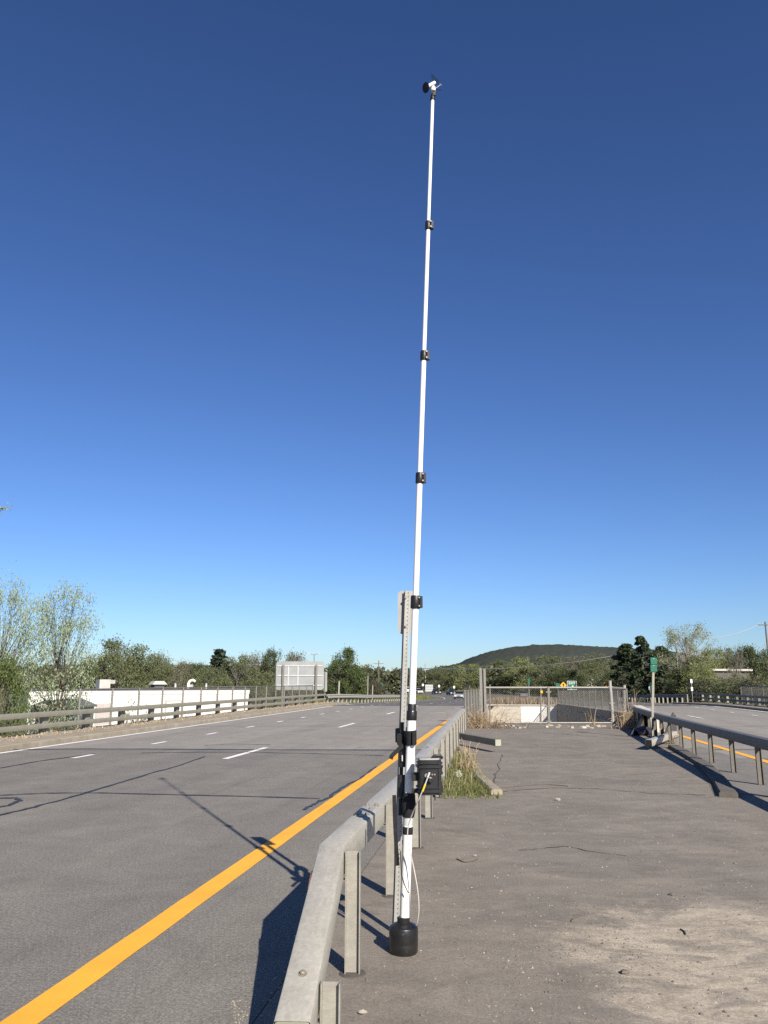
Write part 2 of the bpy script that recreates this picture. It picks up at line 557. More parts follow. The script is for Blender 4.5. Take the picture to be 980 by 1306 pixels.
M['bark_pale'] = mk('pale_bark', (0.26, 0.235, 0.19), (0.17, 0.15, 0.12), 4, 0.95)
M['bldg'] = mk('white_metal_cladding', (0.80, 0.79, 0.74), (0.75, 0.735, 0.68), 0.2, 0.6)
M['roof_dark'] = mk('dark_roof_edge', (0.05, 0.052, 0.055), (0.07, 0.07, 0.07), 1, 0.7)
M['unit'] = mk('roof_unit_metal', (0.50, 0.48, 0.43), (0.40, 0.38, 0.34), 1, 0.6)
M['door_grey'] = mk('roller_door', (0.55, 0.49, 0.46), (0.48, 0.43, 0.40), 2, 0.6)
M['shed'] = mk('blue_grey_cladding', (0.24, 0.27, 0.265), (0.19, 0.215, 0.21), 1, 0.7)
M['wall_dull'] = mk('dull_wall', (0.11, 0.10, 0.085), (0.09, 0.085, 0.07), 1, 0.8)
M['shed_roof'] = mk('green_grey_roof', (0.22, 0.24, 0.20), (0.17, 0.19, 0.155), 1, 0.7)
M['glass'] = mk('dark_glass', (0.012, 0.014, 0.016), (0.02, 0.022, 0.024), 2, 0.08)
M['tyre'] = mk('tyre_rubber', (0.018, 0.018, 0.018), None, 8, 0.85)
M['rim'] = mk('wheel_rim', (0.42, 0.42, 0.42), None, 8, 0.35, 0.6)
M['lamp'] = mk('headlight_lens', (0.82, 0.82, 0.80), None, 8, 0.12)
M['car_white'] = mk('white_car_paint', (0.74, 0.74, 0.73), (0.70, 0.70, 0.69), 1, 0.25)
M['car_silver'] = mk('silver_car_paint', (0.42, 0.42, 0.41), None, 1, 0.25)
M['car_dark'] = mk('dark_car_paint', (0.03, 0.032, 0.037), None, 1, 0.22)
M['car_grey'] = mk('grey_car_paint', (0.15, 0.155, 0.165), None, 1, 0.25)
M['card'] = mk('cardboard', (0.46, 0.28, 0.15), (0.40, 0.24, 0.13), 8, 0.85)
M['bag'] = mk('dark_rubbish_bag', (0.028, 0.026, 0.04), (0.05, 0.045, 0.06), 8, 0.4, bump=0.5, bscale=25)
M['stone'] = mk('pale_stone', (0.40, 0.36, 0.31), (0.27, 0.24, 0.20), 14, 0.9)
M['stone_dark'] = mk('dark_stone', (0.10, 0.09, 0.08), (0.16, 0.14, 0.12), 14, 0.9)
M['straw'] = leaf('dry_straw', ((0.36, 0.27, 0.16), (0.27, 0.19, 0.11), (0.45, 0.36, 0.23)), 0.15)
M['red_straw'] = leaf('dry_brown_stems', ((0.21, 0.16, 0.105), (0.15, 0.115, 0.08), (0.28, 0.22, 0.15)), 0.15)
M['grass'] = leaf('grass_blades', ((0.075, 0.10, 0.028), (0.125, 0.14, 0.045), (0.16, 0.165, 0.06), (0.22, 0.20, 0.09)), 0.3)
M['l_poplar'] = leaf('poplar_leaves', ((0.27, 0.33, 0.18), (0.36, 0.41, 0.26), (0.22, 0.28, 0.13), (0.43, 0.47, 0.33)), 0.5)
M['l_olive'] = leaf('olive_leaves', ((0.105, 0.13, 0.05), (0.15, 0.165, 0.075), (0.085, 0.105, 0.042), (0.175, 0.185, 0.095)), 0.4)
M['l_brown'] = leaf('brownish_buds', ((0.14, 0.125, 0.08), (0.175, 0.155, 0.105), (0.11, 0.11, 0.06), (0.15, 0.16, 0.085)), 0.35)
M['l_green'] = leaf('green_leaves', ((0.065, 0.082, 0.034), (0.088, 0.106, 0.044), (0.052, 0.066, 0.028), (0.11, 0.128, 0.056)), 0.4)
M['l_dark'] = leaf('dark_scrub_leaves', ((0.045, 0.05, 0.026), (0.06, 0.062, 0.034), (0.05, 0.044, 0.028), (0.075, 0.078, 0.04)), 0.15)
M['l_cone'] = leaf('full_green_leaves', ((0.07, 0.098, 0.032), (0.10, 0.13, 0.042), (0.05, 0.072, 0.025), (0.125, 0.155, 0.06)), 0.4)
M['l_bright'] = leaf('bright_green_leaves', ((0.085, 0.115, 0.035), (0.12, 0.15, 0.05), (0.06, 0.085, 0.025)), 0.35)
M['l_pine'] = leaf('pine_needles', ((0.022, 0.036, 0.016), (0.032, 0.048, 0.02), (0.045, 0.058, 0.026)), 0.1)
M['l_spruce'] = leaf('spruce_needles', ((0.020, 0.034, 0.022), (0.030, 0.046, 0.030), (0.040, 0.055, 0.036)), 0.1)
M['l_pale'] = leaf('pale_spring_leaves', ((0.23, 0.25, 0.12), (0.29, 0.29, 0.17), (0.19, 0.21, 0.09)), 0.4)
M['l_yellowgreen'] = leaf('yellow_green_leaves', ((0.16, 0.185, 0.06), (0.20, 0.215, 0.08), (0.125, 0.15, 0.05)), 0.3)
M['blossom'] = leaf('white_blossom', ((0.70, 0.68, 0.60), (0.55, 0.55, 0.45), (0.25, 0.27, 0.14)), 0.3)

# ------------------------------------------------------------------ the land
ss = np.array([-80, -40, -10, 0, 5, 10, 20, 30, 33.3, 33.5, 45, 58.05, 58.3, 60, 65, 70, 80, 95, 110, 130, 150, 175, 200, 230, 260, 300, 350, 400, 450, 470, 600, 900, 1400, 2200, 3600, 6000], float)
tsv = np.array([-5000, -2500, -1200, -600, -300, -150, -80, -50, -36, -28, -24, -21, -18.5, -16.5, -14.7, -13.4, -8, -1.25, -1.1, 0, 1.5, 3, 4.05, 4.25, 9, 15, 17.2, 19, 21, 23.5, 27, 40, 70, 120, 250, 500, 1000, 2500, 5000], float)
mb = MB()
for s in ss:
    for t in tsv:
        tq = t
        if 33.2 < s < 58.2 and t in (4.05, 4.25): tq = t + 0.7 - 1.0 * (s - 33.3) / 24.5
        tt = tq + bend(s)
        x, y = tt * UC + s * US, -tt * US + s * UC
        z = terr(x, y)
        if abs(t) > 40 and s < 470: z += 0.5 * math.sin(x * 0.05) * math.cos(y * 0.043)
        if 33.4 < s < 58.1 and -1.2 < t < 4.15: z = -5.2
        mb.v.append((x, y, z))
nt_ = len(tsv)
for i in range(len(ss) - 1):
    for j in range(nt_ - 1):
        a = i * nt_ + j
        mb.f.append((a, a + 1, a + nt_ + 1, a + nt_))
struct('ground', mb, M['land'], True)


def sY(t, Y):
    return (Y + US * t) / UC


def band(t0, t1, Y0, Y1, dz, step=6.0, t0b=None, t1b=None):
    """a strip of the highway between two lines across the view"""
    m = MB()
    n = max(1, int((Y1 - Y0) / step))
    for k in range(n + 1):
        q = k / n
        Y = Y0 + (Y1 - Y0) * q
        a, b = t0 + ((t0b if t0b is not None else t0) - t0) * q, t1 + ((t1b if t1b is not None else t1) - t1) * q
        m.v += [tuple(W(sY(a, Y), a, dz)), tuple(W(sY(b, Y), b, dz))]
    m.f = [(2 * k, 2 * k + 1, 2 * k + 3, 2 * k + 2) for k in range(n)]
    return m


YJ1, YJ2 = 20.0, 57.0
road_l = struct('road', band(-11.95, -1.05, -40, YJ1, 0.0, 60, None, -1.30), M['asphalt'])
deck_l = struct('bridge_deck', band(-11.95, -1.30, YJ1, YJ2, 0.0, 40), M['deck'])
far_l = struct('road', band(-11.95, -0.6, YJ2, 440, 0.0, 6), M['far_asphalt'])
road_r = struct('road', band(4.35, 15.0, -40, 18.0, 0.0, 60, 4.35, 15.0), M['asphalt'])
deck_r = struct('bridge_deck', band(4.35, 15.0, 18.0, YJ2, 0.0, 60, 3.95, 15.0), M['deck'])
far_r = struct('road', band(3.9, 15.0, YJ2, 440, 0.0, 6), M['far_asphalt'])
# paved island between the carriageways (laid a little above the soil)
mp_ = MB()
lp = [W(s, -1.05 - 0.25 * max(0, (s + 40)) / 60) for s in (-45, 20, 33.2)]
rp = [W(33.2, 4.45), W(22, 4.3), W(12, 4.3), W(-45, 4.3)]
mp_.poly([(p.x, p.y, 0.0) for p in lp + rp][::-1])
median = struct('median_pavement', mp_, M['median'])

# joints and markings are pieces of the road they lie on
for (a, b, dk) in ((-11.95, -1.25, deck_l), (4.3, 15.0, deck_r)):
    for Y0, w in ((20.05, 0.10), (57.05, 0.35), (30.6, 0.05)):
        m = MB().ribbon([W(sY(a, Y0), a, 0.004), W(sY((a + b) / 2, Y0), (a + b) / 2, 0.004), W(sY(b, Y0), b, 0.004)], w)
        part('expansion_joint', m, M['tar'], dk)


def stripe(name, t, s0, s1, w, mat, parent, step=8.0):
    n = max(1, int((s1 - s0) / step))
    m = MB().ribbon([W(s0 + (s1 - s0) * k / n, t + (random.gauss(0, 0.0012) if step < 1 else 0), 0.005) for k in range(n + 1)], w, 0, 0.02 if step < 1 else 0)
    return part(name, m, mat, parent)


stripe('yellow_edge_line', -2.34, -6, 32, 0.19, M['yellow'], road_l, 0.22)
stripe('yellow_edge_line', -2.34, 32.02, 62, 0.19, M['yellow'], deck_l)
stripe('yellow_edge_line', -2.34, 62, 260, 0.19, M['yellow'], far_l)
stripe('yellow_edge_line', 5.32, -20, 62, 0.17, M['yellow'], road_r)
stripe('yellow_edge_line', 5.32, 62, 260, 0.17, M['yellow'], far_r)
stripe('white_edge_line', -11.5, -20, 62, 0.16, M['white'], road_l)
stripe('white_edge_line', -11.5, 62, 300, 0.16, M['white'], far_l)
stripe('white_edge_line', 14.2, -20, 62, 0.16, M['white'], road_r)
stripe('white_edge_line', 14.2, 62, 300, 0.16, M['white'], far_r)
for k in range(-1, 20):                                 # long lane dashes, 3 m on and 9 m off
    s = 17.0 + 12.2 * k
    stripe('lane_dash', -5.9, s, s + 3.05, 0.14, M['white'], road_l if s < 20 else deck_l if s < 57 else far_l)
for k in range(-2, 20):
    s = 17.0 + 4.35 * k if k < 30 else 0
    stripe('dotted_dash', -9.2, 17.6 + 4.0 * k - 0.9, 17.6 + 4.0 * k, 0.13, M['white'], road_l if s < 20 else deck_l if s < 57 else far_l)
for k in range(-1, 16):
    s = 26.5 + 12.2 * k
    stripe('lane_dash', 8.85, s, s + 3.05, 0.14, M['white'], deck_r if s < 57 else far_r)
for k in range(-2, 22):
    s = 30.0 + 4.0 * k
    stripe('dotted_dash', 12.15, s, s + 0.95, 0.13, M['white'], deck_r if s < 57 else far_r)

# sealed cracks


def wig(pts, n=5, amp=0.02):
    out = []
    for a, b in zip(pts[:-1], pts[1:]):
        for k in range(n):
            p = a.lerp(b, k / n)
            out.append(p + Vector((random.gauss(0, amp), random.gauss(0, amp), 0)))
    out.append(pts[-1])
    return out


for line, w in (
        ([(-90, 1010), (0, 1014.7), (60, 1012), (127, 1011.6), (245, 1014.7), (330, 1016.5), (408, 1019)], 0.05),
        ([(0, 1040), (51, 1028), (102, 1014), (168, 994), (230, 976), (262, 965)], 0.05),
        ([(-20, 1019), (20, 1018), (25, 1022), (10, 1028), (-20, 1033)], 0.06),
        ([(-60, 985), (0, 980), (50, 971), (122, 961.5)], 0.05),
        ([(388, 1033), (400, 1027), (408, 1022), (418, 1019), (434, 1006.5), (459, 994), (480, 978)], 0.05),
        ([(180, 960.5), (255, 959.6), (316, 959.6), (400, 961.5), (490, 964)], 0.06),
        ([(262, 951), (300, 949), (345, 950)], 0.05),
        ([(0, 956.5), (100, 955), (180, 955.2), (300, 956), (506, 957.5)], 0.07)):
    part('crack_seal', MB().ribbon([p + Vector((0, 0, 0.009)) for p in wig([G(*q) for q in line], 6, 0.012)], w, 0, 0.35), M['tar'], road_l)
for line, w in (
        ([(596, 1012), (640, 1010), (700, 1005), (760, 1006), (830, 1012), (900, 1014)], 0.022),
        ([(640, 962), (633, 985), (630, 1004)], 0.02),
        ([(716, 936), (760, 940), (810, 944)], 0.03),
        ([(640, 930), (720, 929), (780, 932)], 0.03),
        ([(660, 1085), (720, 1080), (800, 1092)], 0.012)):
    part('pavement_crack', MB().ribbon([p + Vector((0, 0, 0.005)) for p in wig([G(*q) for q in line], 7, 0.02)], w, 0, 0.6), M['crack'], median)

# left kerb with a gritty top, right kerb, island kerbs


def kerb(t0, t1, s0, s1, h, mat, name='kerb', step=2.5):
    n = int((s1 - s0) / step)
    m = MB()
    rw = abs(t1 - t0)
    sg = 1 if t1 > t0 else -1
    prof = [(0, -0.05), (0.0, h * 0.85), (0.03, h), (rw, h + 0.02), (rw, -0.05)]
    for k in range(n + 1):
        s = s0 + (s1 - s0) * k / n
        for a, z in prof: m.v.append(tuple(W(s, t0 + sg * a, z)))
    for k in range(n):
        for j in range(4):
            a = k * 5 + j
            m.f.append((a, a + 1, a + 6, a + 5))
    m.f += [(4, 3, 2, 1, 0), tuple(n * 5 + j for j in range(5))]
    return struct(name, m, mat)


kerb(-11.75, -13.55, -20, 62, 0.13, M['kerb'])
kerb(14.75, 16.4, -10, 75, 0.13, M['kerb'])


def curb_pieces(pts, w, h, name='kerb', mat=None):
    root = link(name, MB().ribbon([Vector(p) + Vector((0, 0, 0.003)) for p in pts], w * 1.5).mesh(name, M['soil']))
    root['kind'] = 'structure'
    for a, b in zip(pts[:-1], pts[1:]):
        a, b = Vector(a), Vector(b)
        d = (b - a).normalized() * 0.015
        m = MB().sweep([(-w / 2, -0.02), (w / 2, -0.02), (w / 2, h - 0.02), (w / 2 - 0.02, h), (-w / 2 + 0.02, h), (-w / 2, h - 0.02)],
                       [a + d + Vector((0, 0, random.uniform(-0.012, 0.008))), b - d + Vector((0, 0, random.uniform(-0.012, 0.008)))])
        part('kerb_stone', m, mat or M['kerb'], root)
    return root


curb_pieces([G(588, 955), G(601, 974), G(613, 995), G(634, 1014)], 0.17, 0.08, mat=M['kerb'])
curb_pieces([G(859, 954), G(879, 965), G(897, 976), G(910, 988), G(921, 1001), G(930, 1017)], 0.25, 0.07, mat=M['shaded_kerb'])
# soil and grit strip between the right kerb and the road
st = MB()
a_ = [G(862, 957), G(900, 979), G(934, 1003), G(946, 1013), G(985, 1012), G(1060, 1025)]
b_ = [W(*x) for x in ((22, 4.9), (18, 4.95), (14, 4.95), (11.5, 4.95), (9.5, 4.95), (7, 4.95))]
for p, q in zip(a_, b_): st.v += [(p.x, p.y, 0.004), (q.x, q.y, 0.0045)]
st.f = [(2 * k, 2 * k + 1, 2 * k + 3, 2 * k + 2) for k in range(5)]
struct('gravel_strip', st, asphalt('grit', (0.21, 0.195, 0.175), 0.2, 0.6, (0.16, 0.15, 0.13), 0.5))

# the open well between the two decks
PW = [W(33.3, 4.65), W(57.8, 3.65)]


def wall_slab(pts, z0, z1, label, name, mat, cat='wall'):
    c = sum((Vector((p.x, p.y, 0)) for p in pts), Vector()) / len(pts)
    t = thing(name, label, cat, (c.x, c.y, z0))
    return t, part('wall_face', MB().slab([(p.x, p.y) for p in pts], z0, z1), mat, t, world_=True)


wc_ = W(45, 4.5)
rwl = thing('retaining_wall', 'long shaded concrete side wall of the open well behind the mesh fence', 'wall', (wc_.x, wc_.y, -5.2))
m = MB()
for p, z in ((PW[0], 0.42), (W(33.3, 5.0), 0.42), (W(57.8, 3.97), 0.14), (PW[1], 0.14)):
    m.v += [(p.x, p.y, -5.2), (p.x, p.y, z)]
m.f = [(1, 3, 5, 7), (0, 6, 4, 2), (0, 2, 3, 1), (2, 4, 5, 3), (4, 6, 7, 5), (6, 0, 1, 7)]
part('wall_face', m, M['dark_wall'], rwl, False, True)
tw = thing('abutment_wall', 'pale sunlit concrete end wall across the far side of the open well', 'wall', W(58, 1.2, -5.2))
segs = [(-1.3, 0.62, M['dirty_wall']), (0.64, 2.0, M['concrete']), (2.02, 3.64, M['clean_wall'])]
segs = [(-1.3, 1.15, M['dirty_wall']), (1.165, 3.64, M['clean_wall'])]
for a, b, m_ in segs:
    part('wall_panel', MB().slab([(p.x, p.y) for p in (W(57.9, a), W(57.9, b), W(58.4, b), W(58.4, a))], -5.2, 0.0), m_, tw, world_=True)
part('coping', MB().slab([(p.x, p.y) for p in (W(57.83, -1.32), W(57.83, 3.63), W(58.45, 3.63), W(58.45, -1.32))], 0.003, 0.07), M['dirty_wall'], tw, world_=True)
wall_slab([W(33.3, -1.3), W(33.3, -1.05), W(57.85, -1.05), W(57.85, -1.3)], -5.2, 0.10, 'low concrete edge of the left bridge deck beside the open well', 'deck_edge_wall', M['dirty_wall'])
wall_slab([W(33.05, -1.04), W(33.05, 4.64), W(33.35, 4.64), W(33.35, -1.04)], -5.2, -0.006, 'concrete edge of the paved island under the mesh gate', 'near_edge_wall', M['dirty_wall'])

# ------------------------------------------------------------------ box-beam guardrails


def ibeam(h, d=0.085, b=0.062, t=0.006):
    m = MB()
    m.box((-d / 2 + t / 2, 0, h / 2), (t, b, h))
    m.box((d / 2 - t / 2, 0, h / 2), (t, b, h))
    m.box((0, 0, h / 2 - 0.001), (d - 2 * t, t, h - 0.004))
    return m


POST = ibeam(1.0).mesh('post', M['galv_post'])
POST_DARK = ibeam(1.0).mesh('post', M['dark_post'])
BOLT = MB().lathe([(0.001, 0.0), (0.020, 0.0), (0.020, 0.004), (0.013, 0.005), (0.013, 0.014), (0.009, 0.017)], n=12).mesh('bolt', M['bolt'], True)
BRACKET = MB().box((0, 0, 0), (0.09, 0.05, 0.006)).box((0.042, 0, 0.03), (0.006, 0.05, 0.055)).mesh('bracket', M['bolt'])
FOOT = MB().lathe([(0.085, -0.005), (0.075, 0.008), (0.04, 0.012)], n=9).mesh('post_footing', M['crack'])


def lerp_path(path, s):
    """point on a polyline at the given y"""
    for a, b in zip(path[:-1], path[1:]):
        if min(a.y, b.y) <= s <= max(a.y, b.y) and abs(a.y - b.y) > 1e-6:
            return a.lerp(b, (s - a.y) / (b.y - a.y))
    return path[-1].copy()


def guardrail(label, path, posts, mat, off=0.13, size=0.152, group=None, post_mesh=None, cap=True, post_top=None, bolts=()):
    path = [Vector(p) for p in path]
    t = thing('guardrail', label, 'guardrail', (path[0].x, path[0].y, 0), group=group)
    o0 = Vector(t.location)
    mids = [p - Vector((0, 0, size / 2)) for p in path]
    r = part('rail', MB().sweep(rsq(size, size, 0.011), mids, caps=False), mat, t, True, True)
    if cap:
        d0 = (mids[0] - mids[1]).normalized()
        m = MB().sweep(rsq(size * 0.94, size * 0.94, 0.011), [mids[0] - d0 * 0.004, mids[0] + d0 * 0.004])
        part('end_cap', m, M['cap'], r, False, True)
    d1 = (mids[-1] - mids[-2]).normalized()
    part('end_cap', MB().sweep(rsq(size * 0.94, size * 0.94, 0.011), [mids[-1] - d1 * 0.004, mids[-1] + d1 * 0.004]), mat, r, False, True)
    for Y in posts:
        p = lerp_path(path, Y)
        q = lerp_path(path, Y + 0.05)
        d = (q - p); d.z = 0; d.normalize()
        n = Vector((d.y, -d.x, 0))
        h = (p.z if post_top is None else post_top) - 0.005
        b = Vector((p.x, p.y, 0)) + n * off - o0
        po = link('post', post_mesh or POST, t, b, math.atan2(d.y, d.x) - math.pi / 2, (1, 1, max(0.1, h)))
        link('post_footing', FOOT, po, (0, 0, 0), 0, (1, 1, 1))
        if off > 0.05 and Y < 14:
            link('bracket', BRACKET, t, b + Vector((0, 0, h - size - 0.006)) - n * 0.085, math.atan2(d.y, d.x) - math.pi / 2)
    for (Y, dx) in bolts:
        p = lerp_path(path, Y)
        i = min(range(len(path)), key=lambda k: abs(path[k].y - Y))
        sl = 0.0
        if Y < path[1].y: sl = math.atan2(path[1].z - path[0].z, path[1].y - path[0].y)
        bo = link('bolt', BOLT, r, Vector((p.x + dx, p.y, p.z + 0.001)) - o0)
        bo.rotation_euler = (sl, 0, 0)
    return t, r


M['cap'] = mk('end_cap_steel', (0.36, 0.36, 0.275), (0.31, 0.31, 0.235), 8, 0.6, 0.1)


def RT(s, t, z):
    p = W(s, t)
    return Vector((p.x, p.y, z))


A0 = at(374, 1282, 3.60); A0.z = 0.262
A1 = at(424, 1078, 4.98); A1.z = 0.672
left_path = [A0, A1, RT(8.4, -1.02, 0.675), RT(13, -1.12, 0.68), RT(18, -1.24, 0.68), RT(24.0, -1.38, 0.68), RT(31.3, -1.47, 0.68)]
gl, glr = guardrail('nearest weathered grey box beam guardrail, its near end turned down to the ground', left_path,
                    [3.83, 4.92, 6.6, 8.4, 10.15, 11.95, 13.75, 15.55, 17.35, 19.15, 20.95, 22.7, 24.5, 26.3, 28.1, 29.9], M['galv'], group='box beam guardrails along the island', bolts=((3.86, 0.0), (6.1, -0.02), (6.25, 0.02)))
# rust bite on the outer edge of the bend
rp_ = lerp_path(left_path, 4.62)
part('rust_patch', MB().box(Vector((rp_.x - 0.078, rp_.y, rp_.z - 0.035)), (0.006, 0.16, 0.06), Matrix.Rotation(0.28, 3, 'X')), M['rust'], glr, False, True)
for Yb, dx in ((5.98, -0.035), (5.98, 0.035), (6.42, -0.035), (6.42, 0.035), (8.35, 0.0), (10.1, 0.0), (11.9, 0.0)):
    p = lerp_path(left_path, Yb)
    link('bolt', BOLT, glr, Vector((p.x + dx, p.y, p.z + 0.005)) - Vector(gl.location))
# sleeve where two rail lengths meet
sp = lerp_path(left_path, 6.2)
part('splice_plate', MB().box(Vector((sp.x, sp.y, sp.z + 0.003)), (0.10, 0.5, 0.004), Matrix.Rotation(-R(7), 3, 'Z')), M['galv'], glr, False, True)

e0 = G(636, 960); e1 = Vector((1.86, 22.2, 0))
guardrail('low left box beam lying close to the ground with a square end', [
    Vector((e0.x, e0.y, 0.30)), Vector((e1.x, e1.y, 0.30))],
    [19.05], M['brown_steel'], 0.0, group='box beam guardrails along the island', post_top=0.16)
right_path = [RT(2.0, 3.95, 0.70), RT(8, 3.97, 0.72), RT(13, 3.98, 0.75), RT(19, 4.2, 0.72), RT(24, 4.42, 0.70), RT(32.5, 4.84, 0.70)]
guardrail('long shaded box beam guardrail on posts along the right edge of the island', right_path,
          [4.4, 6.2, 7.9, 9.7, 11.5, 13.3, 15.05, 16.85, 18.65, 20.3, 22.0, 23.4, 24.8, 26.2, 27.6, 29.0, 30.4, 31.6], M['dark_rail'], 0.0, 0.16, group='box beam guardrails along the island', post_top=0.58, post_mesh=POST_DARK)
f0 = G(828, 957)
f1 = G(861, 944)
tlow, _r = guardrail('low right box beam with an open end beside the green marker post', [
    Vector((f0.x, f0.y, 0.24)), Vector((f1.x, f1.y, 0.25))],
    [f0.y + 0.9], M['galv'], 0.0, group='box beam guardrails along the island', cap=False, post_top=0.12)
part('end_opening', MB().sweep(rsq(0.13, 0.13, 0.01), [Vector((f0.x, f0.y, 0.164)) - (f1 - f0).normalized() * 0.002, Vector((f0.x, f0.y, 0.164)) + (f1 - f0).normalized() * 0.004]), M['glass'], _r, False, True)
for (qx, qy), (rx, ry), tz in (((845, 948), (863, 941), 0.66), ((806, 939), (827, 931), 0.62)):
    a, b = G(qx, qy), G(rx, ry)
    d_ = (b - a); n_ = Vector((d_.y, -d_.x, 0)).normalized() * 0.03
    m = MB()
    for sg in (-1, 1): m.v += [tuple(a + n_ * sg), tuple(b + n_ * sg), tuple(b + n_ * sg + Vector((0, 0, tz))), tuple(b + n_ * sg + Vector((0, 0, tz)) - d_ * 0.12)]
    m.f = [(3, 2, 1, 0), (4, 5, 6, 7), (0, 1, 5, 4), (1, 2, 6, 5), (2, 3, 7, 6), (3, 0, 4, 7)]
    t = thing('end_plate', 'dark sloped steel end plate under the right guardrail beside the low beam' if qx > 830 else 'dark sloped steel end plate under the right guardrail beside the wing wall', 'steel plate', a)
    part('plate', m, M['dark_plate'], t, False, True)
    part('stiffener', MB().sweep(rsq(0.05, 0.09, 0.01), [a + Vector((0, 0, 0.03)), b + Vector((0, 0, tz + 0.03)) - d_ * 0.12]), M['dark_plate'], t, False, True)

# two-rail bridge railings on the outer edges


def bridge_railing(label, t, s0, s1, side, mat, post_s, z1=0.76, z2=0.43, lower_end=None):
    b = W(s0, t)
    th = thing('bridge_railing', label, 'railing', (b.x, b.y, 0))
    n = 14
    p1 = [RT(s0 + (s1 - s0) * k / n, t, z1 - 0.075) for k in range(n + 1)]
    se = lower_end or s1
    p2 = [RT(s0 + (se - s0) * k / n, t, z2 - 0.07) for k in range(n + 1)]
    part('rail', MB().sweep(rsq(0.11, 0.15, 0.015), p1), mat, th, True, True)
    part('rail', MB().sweep(rsq(0.11, 0.14, 0.015), p2), mat, th, True, True)
    pm = MB().box((0, 0, 0.40), (0.14, 0.26, 0.62)).mesh('post', M['olive_rail'])
    pm_ = M['kerb'] if side < 0 else M['dark_rail']
    pl = MB().box((0, 0, 0.135), (0.34, 0.36, 0.05)).box((0.12, 0.12, 0.175), (0.04, 0.04, 0.04)).box((0.12, -0.12, 0.175), (0.04, 0.04, 0.04)).mesh('base_plate', pm_)
    o0 = Vector(th.location)
    for s in post_s:
        p = RT(s, t + side * 0.13, 0) - o0
        po = link('post', pm, th, p, -R(8.3))
        link('base_plate', pl, po, (-side * 0.08, 0, 0.012), 0 if side < 0 else math.pi)
    return th


bridge_railing('two rail grey green bridge railing along the left kerb in front of the white building', -13.2, -8, 60, -1, M['olive_rail'],
               [-7 + 2.45 * k for k in range(27)])
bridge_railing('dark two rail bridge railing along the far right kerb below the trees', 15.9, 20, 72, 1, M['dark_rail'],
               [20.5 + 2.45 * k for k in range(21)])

# guardrails beyond the bridge: W-beams on close posts


def wbeam_rail(label, t, s0, s1, side, mat, gap=1.9, ztop=0.74, post_mat='galv_post', beam=True):
    b = W(s0, t)
    th = thing('guardrail', label, 'guardrail', (b.x, b.y, b.z))
    if beam:
        prof = [(0.0, 0.0), (0.05, -0.04), (0.05, -0.10), (0.0, -0.155), (0.05, -0.21), (0.05, -0.27), (0.0, -0.31), (-0.006, -0.31), (0.04, -0.27), (0.04, -0.21), (-0.01, -0.155), (0.04, -0.10), (0.04, -0.04), (-0.006, 0.0)]
        prof = [(p[0] * -side, p[1]) for p in prof]
        if side < 0: prof = prof[::-1]
        n = int((s1 - s0) / 4)
        part('beam', MB().sweep(prof, [W(s0 + (s1 - s0) * k / n, t, ztop) for k in range(n + 1)]), mat, th, False, True)
    pm = MB().box((0, 0, ztop / 2), (0.13, 0.10, ztop)).mesh('post', M[post_mat])
    s = s0 + 0.5
    while s < s1:
        link('post', pm, th, W(s, t + side * 0.12) - Vector(th.location), -R(8.3))
        s += gap
    return th


wbeam_rail('metal guardrail on close posts continuing past the left bridge railing to the green tree', -13.1, 60.4, 112, -1, M['galv'])
wbeam_rail('row of short pale guardrail posts beyond the right bridge deck', 15.6, 73, 118, 1, M['dark_rail'], 2.2, 0.85)

# ------------------------------------------------------------------ mesh fences


def mesh_panel(m, a, b, z0, z1, pitch=0.07, r=0.0022):
    """diamond wire between two posts: real wires, three-sided"""
    a, b = Vector(a), Vector(b)
    L = (b - a).length
    d = (b - a).normalized()
    H = z1 - z0
    nrm = Vector((d.y, -d.x, 0))
    k = -H
    while k < L:
        for sgn in (1, -1):
            u0, u1 = k, k + H
            w0, w1 = 0.0, H
            if u0 < 0: w0, u0 = -u0, 0.0
            if u1 > L: w1, u1 = H - (u1 - L), L
            if w1 > w0:
                za, zb = (z0 + w0, z0 + w1) if sgn > 0 else (z1 - w0, z1 - w1)
                p = Vector((a.x + d.x * u0, a.y + d.y * u0, za)) + nrm * (0.004 * sgn)
                q = Vector((a.x + d.x * u1, a.y + d.y * u1, zb)) + nrm * (0.004 * sgn)
                e = (q - p).normalized()
                s1 = e.cross(nrm).normalized() * r
                s2 = nrm * r
                n = len(m.v)
                m.v += [tuple(p + s1), tuple(p - s1 + s2 * 0.6), tuple(p - s1 - s2 * 0.6), tuple(q + s1), tuple(q - s1 + s2 * 0.6), tuple(q - s1 - s2 * 0.6)]
                m.f += [(n, n + 1, n + 4, n + 3), (n + 1, n + 2, n + 5, n + 4), (n + 2, n, n + 3, n + 5)]
        k += pitch
    return m


